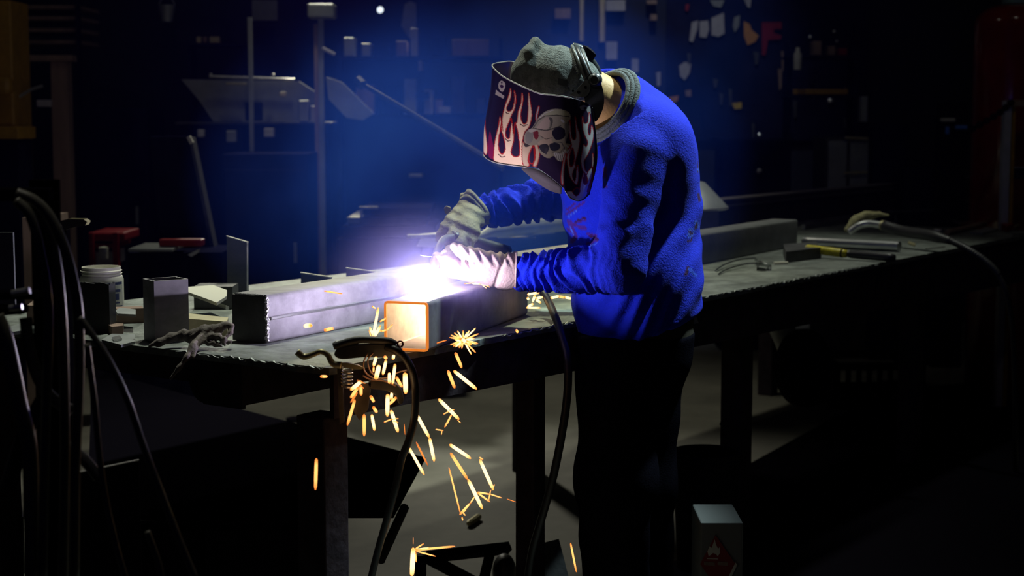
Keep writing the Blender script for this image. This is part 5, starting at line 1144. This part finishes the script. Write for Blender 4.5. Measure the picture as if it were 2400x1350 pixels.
st_ = standing_thing('leaning_strut', 'dark slanting strut with a pale edge behind the square tube offcut', 'strut', 470, 7.0)
MB().prism([U(x, y, 7.0) for x, y in ((350, 320), (446, 320), (502, 596), (380, 596))], (0, .08, 0)).build('strut_web', M['navy'], st_)
MB().prism([U(x, y, 6.99) for x, y in ((442, 322), (449, 322), (505, 594), (496, 594))], (0, .09, 0)).build('strut_edge', M['mill_dark'], st_)
MB().prism([U(x, y, 6.97) for x, y in ((437, 322), (444, 318), (452, 334), (445, 338))], (0, .03, 0)).build('strut_clip', M['white_plastic'], st_)
down(370, 520, 596, 7.0, .3).build('strut_foot', M['navy'], st_)
ps = standing_thing('slim_post', 'slim grey post standing left of the far bench middle', 'post', 585, 8.8); down(580, 589, 40, 8.8, .03).build('upright', M['galv'], ps)
ps = standing_thing('square_post', 'brownish square post with a grey box on top, right of the far bench', 'post', 746, 8.8); down(735, 744, 56, 8.8, .03).build('upright', M['wood'], ps); down(745, 757, 40, 8.82, .03).build('upright', M['galv'], ps); pbox(720, 8, 782, 42, 8.75, .15, 'top_box', 'galv', ps, .01)
MB().tube([U(755, 113, 8.7), U(785, 128, 8.7)], .010, 6).build('side_arm', M['pale'], ps)
for x0, x1, m, lb in ((460, 471, 'cream', 'small cream box on the dark shelf, left of two'), (476, 484, 'wood', 'tiny tan box between two cream boxes on the dark shelf'), (491, 513, 'cream', 'wider cream box on the dark shelf, right end')): back('small_box', x0, 86, x1, 101, 9.4, m, lb, 'box', .06)
sh_ = standing_thing('dark_shelf', 'dark shelf carrying small cream boxes', 'shelf', 490, 9.4); pbox(440, 102, 570, 108, 9.35, .3, 'shelf_board', 'navy', sh_); down(440, 446, 102, 9.4, .2).build('bracket', M['navy'], sh_); down(564, 570, 102, 9.4, .2).build('bracket', M['navy'], sh_)
back('hanging_board', 590, 0, 650, 48, 10.965, 'galv', 'grey board hanging high above the far bench', 'board', .03); back('hanging_board', 600, 62, 640, 100, 10.965, 'navy', 'navy board hanging beneath the grey board', 'board', .03)
wl = thing('wall_lamp', 'small distant lamp glowing high on the far wall', 'lamp', U(890, 20, 10.8))
MB().lathe([(0, 0), (.016, .004), (.020, .014), (.012, .024), (0, .027)], U(890, 22, 10.8), 14, axis=(.3, -1, -.3)).build('bulb', M['lamp_glow'], wl, smooth=True)
MB().tube([U(890, 22, 10.83), U(884, 0, 11.0)], .012, 8).build('lamp_arm', M['navy'], wl)
for pts, lb in (([(948, 10), (962, 3), (975, 8), (976, 90), (958, 88), (940, 60)], 'pale rounded sheet hanging high behind the helmet'),): solo(MB().prism([U(x, y, 10.975) for x, y in pts], (0, .02, 0)), 'hanging_sheet', M['pale'], lb, 'sheet')
bm1 = thing('boom_arm', 'blue-grey steel boom slanting down towards the welder in the smoke', 'boom', U(990, 280, 6.6))
MB().tube([U(838, 190, 6.7), U(1180, 395, 6.4)], [.010, .014], 8).build('boom_tube', M['mill_dark'], bm1)
MB().tube([U(838, 188, 6.7), U(850, 200, 6.68)], .022, 8).build('boom_end', M['mill_dark'], bm1)
rp = thing('slanted_guard', 'grey slanted sheet guard in the smoke right of the far bench', 'guard', U(820, 230, 8.4))
MB().prism([U(x, y, 8.4) for x, y in ((764, 180), (800, 192), (876, 266), (850, 282), (812, 276), (770, 232))], (0, .03, 0)).build('guard_sheet', M['galv'], rp); down(790, 800, 250, 8.43, .03).build('guard_leg', M['navy'], rp)
for x0, y0, x1, y1, m, lb in ((980, 136, 990, 165, 'cream', 'small cream tag hanging in the smoke'), (1028, 250, 1056, 266, 'pale', 'pale small box in the smoke left of the helmet'), (975, 216, 1006, 232, 'navy', 'navy small box in the smoke'), (1060, 92, 1146, 132, 'wood', 'brown box on the shelf left of the cap'), (1012, 88, 1046, 130, 'navy', 'navy box on the shelf beside the brown box'), (958, 408, 990, 416, 'galv', 'thin grey plate edge deep in the smoke')):
    back('shop_box', x0, y0, x1, y1, 9.2, m, lb, 'box', .12)
bs = standing_thing('back_shelf', 'long dark shelf far behind the welder\'s helmet', 'shelf', 1000, 9.2); pbox(790, 133, 1180, 141, 9.15, .4, 'shelf_board', 'navy', bs); pbox(790, 268, 1180, 276, 9.15, .4, 'shelf_board', 'navy', bs); down(792, 800, 90, 9.3, .1).build('upright', M['navy'], bs); down(1170, 1178, 90, 9.3, .1).build('upright', M['navy'], bs)
pile = standing_thing('plate_stack', 'stack of dark plates with pale corners in the smoke beyond the table', 'stack', 900, 8.0)
for k, (x0, x1, y0, y1) in enumerate(((846, 1010, 487, 505), (815, 1000, 508, 528), (800, 1020, 530, 556), (790, 1050, 560, 660))): pbox(x0, y0, x1, y1, 8.0 + .03 * (k % 2), .5, 'plate', 'navy' if k != 1 else 'mill_dark', pile, .006)
MB().box(U(864, 487, 7.98), (.09, .02, .012)).build('pale_corner', M['pale'], pile); MB().box(U(847, 497, 7.98), (.012, .02, .05)).build('pale_corner', M['pale'], pile); MB().box(U(828, 516, 7.97), (.06, .02, .03)).build('pale_corner', M['galv'], pile); down(800, 1040, 655, 8.05, .4).build('pallet', M['navy'], pile)
# red cart at the left
rc = standing_thing('red_tool_cart', 'red tool cart with pale drawers far behind the white jar', 'cart', 255, 7.4)
pbox(208, 545, 292, 566, 7.35, .3, 'top_tray', 'red', rc, .008); pbox(212, 570, 270, 582, 7.36, .3, 'drawer', 'red', rc); pbox(214, 590, 262, 622, 7.37, .25, 'drawer', 'pale', rc); pbox(265, 545, 276, 640, 7.33, .04, 'corner_post', 'red', rc); pbox(210, 545, 218, 640, 7.33, .04, 'corner_post', 'red', rc)
MB().lathe([(0, 0), (.02, 0), (.022, .05), (0, .055)], U(243, 606, 7.3), 12).build('knob', M['white_plastic'], rc, smooth=True); down(214, 274, 640, 7.38, .25).build('cart_base', M['navy'], rc)
rb2 = standing_thing('red_bench_vice', 'red enamelled bar above a dark bench beyond the stub tube', 'bench', 430, 6.6)
pbox(372, 561, 474, 578, 6.55, .06, 'red_bar', 'red', rb2, .006); pbox(300, 583, 405, 590, 6.5, .3, 'bench_top', 'galv', rb2)
MB().prism([U(x, y, 6.5) for x, y in ((440, 597), (466, 584), (464, 592), (448, 602))], (0, .03, 0)).build('pale_corner', M['pale'], rb2); down(300, 520, 592, 6.7, .4).build('bench_body', M['navy'], rb2)
# middle and right: conduits, boxes, hanging tools
for x0, x1, y1, m, lb in ((1357, 1368, 96, 'cream', 'left of two cream conduits running down the far wall'), (1403, 1418, 98, 'cream', 'right and brighter of two cream conduits on the far wall')):
    cdt = thing('conduit', lb, 'conduit', U((x0 + x1) / 2, y1, 10.97)); a, b = U(x0, y1, 10.97), U(x1, y1, 10.97)
    MB().tube([(a + b) / 2, Vector(((a.x + b.x) / 2, 10.97, 4.9))], (b.x - a.x) / 2, 10).build('pipe', M[m], cdt, smooth=True)
for x0, y0, x1, y1, m, lb in ((1420, 98, 1447, 140, 'pale', 'pale junction box below the cream conduits'), (1480, 138, 1497, 170, 'pale', 'slim pale switch box right of the junction box'), (1420, 0, 1466, 26, 'pale', 'pale box high beside the cream conduits'), (1516, 0, 1540, 10, 'wood', 'small tan box high on the far wall'), (1524, 34, 1540, 48, 'wood', 'small tan tag below the tan box'), (1300, 20, 1338, 44, 'wood', 'tan board high above the felt cap')):
    back('junction_box', x0, y0, x1, y1, 10.915, m, lb, 'box', .08)
def hung(name, pts, Y, m, label, cat='tool', th=.02): return solo(MB().prism([U(x, y, Y) for x, y in pts], (0, th, 0)), name, M[m], label, cat)
tw = standing_thing('tool_board', 'dark tool board behind the welder\'s back', 'board', 1760, 10.9)
pbox(1560, -40, 2040, 330, 10.955, .03, 'board_panel', 'navy', tw); down(1570, 1590, 330, 10.93, .05).build('board_leg', M['navy'], tw); down(2010, 2030, 330, 10.93, .05).build('board_leg', M['navy'], tw)
for pts, m, lb in (([(1622, 52), (1636, 48), (1634, 70), (1624, 98), (1616, 96)], 'pale', 'pale clamp arm hung on the tool board, leftmost of three'), ([(1640, 50), (1660, 48), (1662, 70), (1655, 88), (1640, 86)], 'pale', 'pale broad clamp hung on the tool board, middle of three'), ([(1668, 42), (1696, 30), (1698, 78), (1684, 86), (1668, 82)], 'pale', 'pale broad clamp hung on the tool board, right of three'),
    ([(1722, 40), (1734, 36), (1732, 62), (1722, 76), (1718, 60)], 'galv', 'grey-blue slim tool hung right of the three clamps'), ([(1744, 50), (1756, 56), (1762, 70), (1778, 84), (1770, 98), (1752, 106), (1744, 84)], 'orange', 'orange cloth pouch hung on the tool board'), ([(1786, 52), (1832, 52), (1832, 68), (1816, 68), (1812, 76), (1832, 84), (1830, 92), (1800, 94), (1794, 130), (1786, 128)], 'red', 'red bracket hung right of the orange pouch'),
    ([(1592, 154), (1606, 145), (1620, 150), (1616, 172), (1605, 188), (1594, 178)], 'pale', 'pale scoop hung low on the tool board'), ([(1538, 170), (1548, 168), (1548, 200), (1540, 202)], 'pale', 'narrow pale tool hung beside the pale scoop'), ([(1664, 0), (1698, 0), (1690, 18), (1672, 14)], 'galv', 'grey tool at the top of the tool board'), ([(1740, -10), (1762, -10), (1758, 18), (1752, 16)], 'pale', 'pale tool at the top of the tool board, right'),
    ([(1608, 10), (1616, 10), (1612, 26), (1606, 24)], 'red', 'small reddish tool at the top left of the tool board'), ([(1568, 228), (1590, 224), (1588, 236), (1576, 242)], 'orange', 'small orange tag low on the tool board'), ([(1606, 212), (1620, 210), (1620, 226), (1608, 226)], 'wood', 'small tan tag low on the tool board'), ([(1716, 242), (1738, 240), (1738, 254), (1722, 256)], 'yellow', 'small yellow tag below the tool board tools')):
    hung('hung_tool', pts, 10.934, m, lb)
lvl = back('spirit_level', 1860, 209, 1988, 222, 9.8, 'amber', 'long amber level lying on the far right shelf', 'level', .04)
rsf = standing_thing('right_shelf', 'dark shelf at the far right carrying the amber level', 'shelf', 1920, 9.8); pbox(1850, 223, 2010, 229, 9.75, .3, 'shelf_board', 'navy', rsf); pbox(1850, 130, 2010, 136, 9.75, .3, 'shelf_board', 'navy', rsf); down(1850, 1857, 100, 9.9, .2).build('upright', M['navy'], rsf); down(2003, 2010, 100, 9.9, .2).build('upright', M['navy'], rsf)
for x, y, r, lb in ((1955, 74, .012, 'upper shiny knob high at the far right'), (1961, 97, .008, 'small shiny knob just below the upper one'), (1899, 87, .011, 'shiny brass knob left of the upper shiny knob'), (1780, 317, .014, 'shiny blue-white knob above the dim far bench'), (1779, 402, .017, 'shiny blue-white knob at the dim far bench front'), (1946, 237, .022, 'shiny round can end under the amber level')):
    solo(MB().lathe([(0, 0), (r, .0), (r * 1.1, r * .5), (r * .7, r * 1.1), (0, r * 1.25)], U(x, y, 9.675 if y == 402 else 10.95), 14, axis=(0, -1, .35)), 'shiny_knob', M['bright_steel'], lb, 'knob', smooth=True)
solo(MB().lathe([(0, 0), (.022, 0), (.024, .09), (.014, .105), (.012, .13), (0, .13)], U(1869, 163, 9.75), 16), 'spray_can', M['white_plastic'], 'white spray can standing on the upper far right shelf', 'can', smooth=True)
db = standing_thing('dim_bench', 'dim blue-black bench behind the welder with two shiny knobs', 'bench', 1780, 9.7); pbox(1690, 325, 1860, 332, 9.62, .5, 'bench_top', 'navy', db); down(1695, 1855, 333, 9.68, .4).build('bench_body', M['navy'], db)
cb = standing_thing('grey_cabinet', 'dim grey two-door cabinet at the far right', 'cabinet', 1990, 9.4)
down(1936, 2042, 322, 9.4, .4).build('cabinet_body', M['mill_dark'], cb); 
for x0, x1 in ((1940, 1986), (1990, 2036)): pbox(x0, 330, x1, 500, 9.37, .03, 'door', 'galv', cb)
MB().tube([U(1980, 322, 9.35), U(2034, 325, 9.35)], .008, 6).build('bright_edge', M['brass'], cb); MB().tube([U(1978, 406, 9.35), U(2034, 404, 9.35)], .007, 6).build('bright_edge', M['brass'], cb); pbox(2018, 226, 2034, 286, 9.45, .08, 'riser', 'galv', cb)
back('white_tag', 2206, 277, 2240, 285, 9.008, 'white_plastic', 'white tag left of the maroon cylinder', 'tag', .024); back('blue_tag', 2240, 294, 2268, 303, 9.008, 'blue_paint', 'bright blue tag beside the maroon cylinder', 'tag', .024); back('blue_tag', 2217, 297, 2226, 315, 9.008, 'blue_paint', 'small dim blue tag under the white tag', 'tag', .024)
tagp = standing_thing('tag_post', 'black post carrying the white and blue tags', 'post', 2235, 9.06); down(2200, 2270, 240, 9.03, .05).build('post_panel', M['black'], tagp)
# the maroon cylinder, its chain and rack
cyl = standing_thing('gas_cylinder', 'tall maroon gas cylinder with glossy shoulder at the right frame edge', 'gas cylinder', 2374, 8.12)
cc = OFF[cyl]; cr0 = .212; zsh = U(2374, 62, 8.12).z; zt_ = U(2374, 12, 8.12).z
prof = [(0, 0), (cr0 - .01, 0), (cr0, .02), (cr0, zsh)]
for k in range(1, 9):
    t = k / 8 * PI / 2; prof.append((cr0 - (cr0 - .085) * (1 - math.cos(t)), zsh + (zt_ - zsh) * math.sin(t)))
prof.append((0, zt_)); MB().lathe(prof, cc, 48).build('cylinder_body', M['maroon'], cyl, smooth=True)
MB().lathe([(.08, 0), (.085, .004), (.085, .05), (.07, .09), (.03, .12), (0, .12)], cc + Vector((0, 0, zt_ + .001)), 24).build('neck_collar', mat('teal_collar', (.16, .26, .24), .5, .3), cyl, smooth=True)
fr2 = standing_thing('cylinder_rack', 'dim yellow-edged rack frame before the maroon cylinder', 'rack', 2385, 7.77)
down(2356, 2372, 236, 7.77, .05).build('rack_post', M['pale'], fr2); down(2373, 2381, 250, 7.78, .04).build('rack_edge', M['amber'], fr2); pbox(2360, 234, 2440, 250, 7.765, .05, 'rack_top', 'wood', fr2); pbox(2382, 393, 2440, 420, 7.76, .05, 'rack_box', 'navy', fr2, .004)
MB().tube([U(2376, 393, 7.75), U(2440, 392, 7.75)], .004, 6).build('bright_edge', M['bright_steel'], fr2)
chn = thing('safety_chain', 'dark chain hanging slantwise before the maroon cylinder', 'chain', U(2300, 290, 7.8))
cp_ = catmull([U(2258, 314, 7.80), U(2300, 290, 7.80), U(2340, 266, 7.78), U(2372, 238, 7.755)], 5)
for k in range(len(cp_) - 1):
    a, b = cp_[k], cp_[k + 1]; ax_ = (b - a).normalized(); nn = ax_.cross(Vector((0, 0, 1)) if k % 2 else Vector((0, 1, 0))).normalized()
    lk = [(a + b) / 2 + ax_ * math.cos(t) * (b - a).length * .72 + nn * math.sin(t) * .011 for t in np.linspace(0, 2 * PI, 13)]
    MB().tube(lk, .0055, 6, cap=False).build('chain_link', M['black'], chn, smooth='all')
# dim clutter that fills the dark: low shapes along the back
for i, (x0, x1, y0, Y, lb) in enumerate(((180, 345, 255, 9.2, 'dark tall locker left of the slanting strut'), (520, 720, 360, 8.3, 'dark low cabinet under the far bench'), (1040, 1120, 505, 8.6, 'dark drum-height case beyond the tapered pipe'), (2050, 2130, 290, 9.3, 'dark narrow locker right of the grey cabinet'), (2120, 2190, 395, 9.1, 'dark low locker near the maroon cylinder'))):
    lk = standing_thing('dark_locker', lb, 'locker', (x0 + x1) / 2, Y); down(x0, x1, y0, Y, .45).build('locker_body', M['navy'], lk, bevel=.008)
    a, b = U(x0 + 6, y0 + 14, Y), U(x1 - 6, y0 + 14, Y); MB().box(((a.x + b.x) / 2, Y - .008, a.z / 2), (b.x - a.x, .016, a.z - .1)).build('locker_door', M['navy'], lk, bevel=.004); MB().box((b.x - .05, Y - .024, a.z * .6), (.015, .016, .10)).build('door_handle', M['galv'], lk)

rb_ = random.Random(4)
cols = ('navy', 'mill_dark', 'wood', 'galv', 'navy', 'red', 'pale')
for row, (y1, hmin, hmax) in enumerate(((133, 26, 70), (268, 30, 95))):
    x = 806
    while x < 1130:
        w, h = rb_.randint(16, 44), rb_.randint(hmin, hmax)
        if not (row == 0 and x + w > 1008): back('parts_bin', x, y1 - h, x + w, y1, 9.22 + .04 * rb_.random(), rb_.choice(cols), 'dim parts bin on the %s board of the long dark shelf in the smoke' % ('upper', 'lower')[row], 'bin', .18, .004, 'bins on the %s shelf board' % ('upper', 'lower')[row])
        x += w + rb_.randint(4, 26)
for row, y1 in enumerate((130, 223)):
    x = 1856 if row == 0 else 1990
    while x < (2000 if row == 0 else 2004):
        w, h = rb_.randint(9, 22), rb_.randint(16, 46)
        if not 1855 < x < 1885: back('parts_tin', x, y1 - h, x + w, y1, 9.82, rb_.choice(cols), 'dim tin on the upper far right shelf', 'tin', .1, .004, 'tins on the upper far right shelf')
        x += w + rb_.randint(5, 16)
for k in range(14):
    x, y = rb_.randint(1580, 2010), rb_.randint(110, 300); w, h = rb_.randint(6, 14), rb_.randint(18, 52)
    hung('hung_tool', [(x, y), (x + w, y + 2), (x + w * .8, y + h), (x + w * .3, y + h + 4)], 10.934, rb_.choice(('mill_dark', 'navy', 'mill_dark', 'wood')), 'dim slim tool hung low on the dark tool board')
    COL.objects[-1]['group'] = 'dim tools low on the tool board'
# ------------------------------------------------------------------ welding smoke: real volumes hanging over the work and in the shop
def smoke_mat(name, color, dens, radial=False, noise_scale=0.0, power=1.0):
    m = bpy.data.materials.new(name); m.use_nodes = True; nt = m.node_tree; nt.nodes.clear(); L = nt.links.new
    out = nt.nodes.new('ShaderNodeOutputMaterial'); v = nt.nodes.new('ShaderNodeVolumeScatter')
    v.inputs['Color'].default_value = (*color, 1); v.inputs['Density'].default_value = dens; v.inputs['Anisotropy'].default_value = 0.1
    if radial:
        tc = nt.nodes.new('ShaderNodeTexCoord'); mp = nt.nodes.new('ShaderNodeMapping'); mp.inputs['Location'].default_value = (-1, -1, -1); mp.inputs['Scale'].default_value = (2, 2, 2)
        L(tc.outputs['Generated'], mp.inputs['Vector'])
        ln = nt.nodes.new('ShaderNodeVectorMath'); ln.operation = 'LENGTH'; L(mp.outputs['Vector'], ln.inputs[0])
        sb = nt.nodes.new('ShaderNodeMath'); sb.operation = 'SUBTRACT'; sb.use_clamp = True; sb.inputs[0].default_value = 1.0; L(ln.outputs['Value'], sb.inputs[1])
        pw = nt.nodes.new('ShaderNodeMath'); pw.operation = 'POWER'; L(sb.outputs[0], pw.inputs[0]); pw.inputs[1].default_value = power
        ml = nt.nodes.new('ShaderNodeMath'); ml.operation = 'MULTIPLY'; L(pw.outputs[0], ml.inputs[0]); ml.inputs[1].default_value = dens; last = ml
        if noise_scale:
            n = nt.nodes.new('ShaderNodeTexNoise'); n.inputs['Scale'].default_value = noise_scale; n.inputs['Detail'].default_value = 3; L(tc.outputs['Object'], n.inputs['Vector'])
            mr = nt.nodes.new('ShaderNodeMapRange'); mr.inputs['From Min'].default_value = .36; mr.inputs['From Max'].default_value = .66; L(n.outputs['Fac'], mr.inputs['Value'])
            m2 = nt.nodes.new('ShaderNodeMath'); m2.operation = 'MULTIPLY'; L(ml.outputs[0], m2.inputs[0]); L(mr.outputs['Result'], m2.inputs[1]); last = m2
        L(last.outputs[0], v.inputs['Density'])
    L(v.outputs['Volume'], out.inputs['Volume']); return m
def ball(c, r): return MB().add([Vector(c) + Vector((v.x * r[0], v.y * r[1], v.z * r[2])) for v in vv], ff)
tag(ball((-.3, 7.6, 1.7), (4.6, 3.3, 2.0)).build('smoke_haze', smoke_mat('shop_haze', (0.10, 0.06, 1.0), 0.012, True, 0, 1.1)), 'thin blue smoke drifting through the shop behind the table', 'smoke', kind='stuff')
tag(ball((-.12, 4.85, 1.22), (.86, .86, .62)).build('smoke_plume', smoke_mat('fume_plume', (0.035, 0.13, 1.0), 2.0, True, 2.2, 1.2)), 'blue plume of welding smoke hanging behind the gloved hands', 'smoke', kind='stuff')
tag(ball((.58, 6.0, 1.80), (.55, .8, .75)).build('smoke_plume', smoke_mat('rising_plume', (0.012, 0.13, 1.0), .6, True, 2.0, 1.1)), 'fainter blue smoke rising behind the welder\'s shoulders', 'smoke', kind='stuff')
tag(ball(WELD + Vector((-.03, .0, .02)), (.26, .26, .22)).build('arc_fume', smoke_mat('arc_fume', (0.55, 0.50, 1.0), 1.5, True, 0, 1.6)), 'violet-white glowing fume right around the welding arc', 'smoke', kind='stuff')
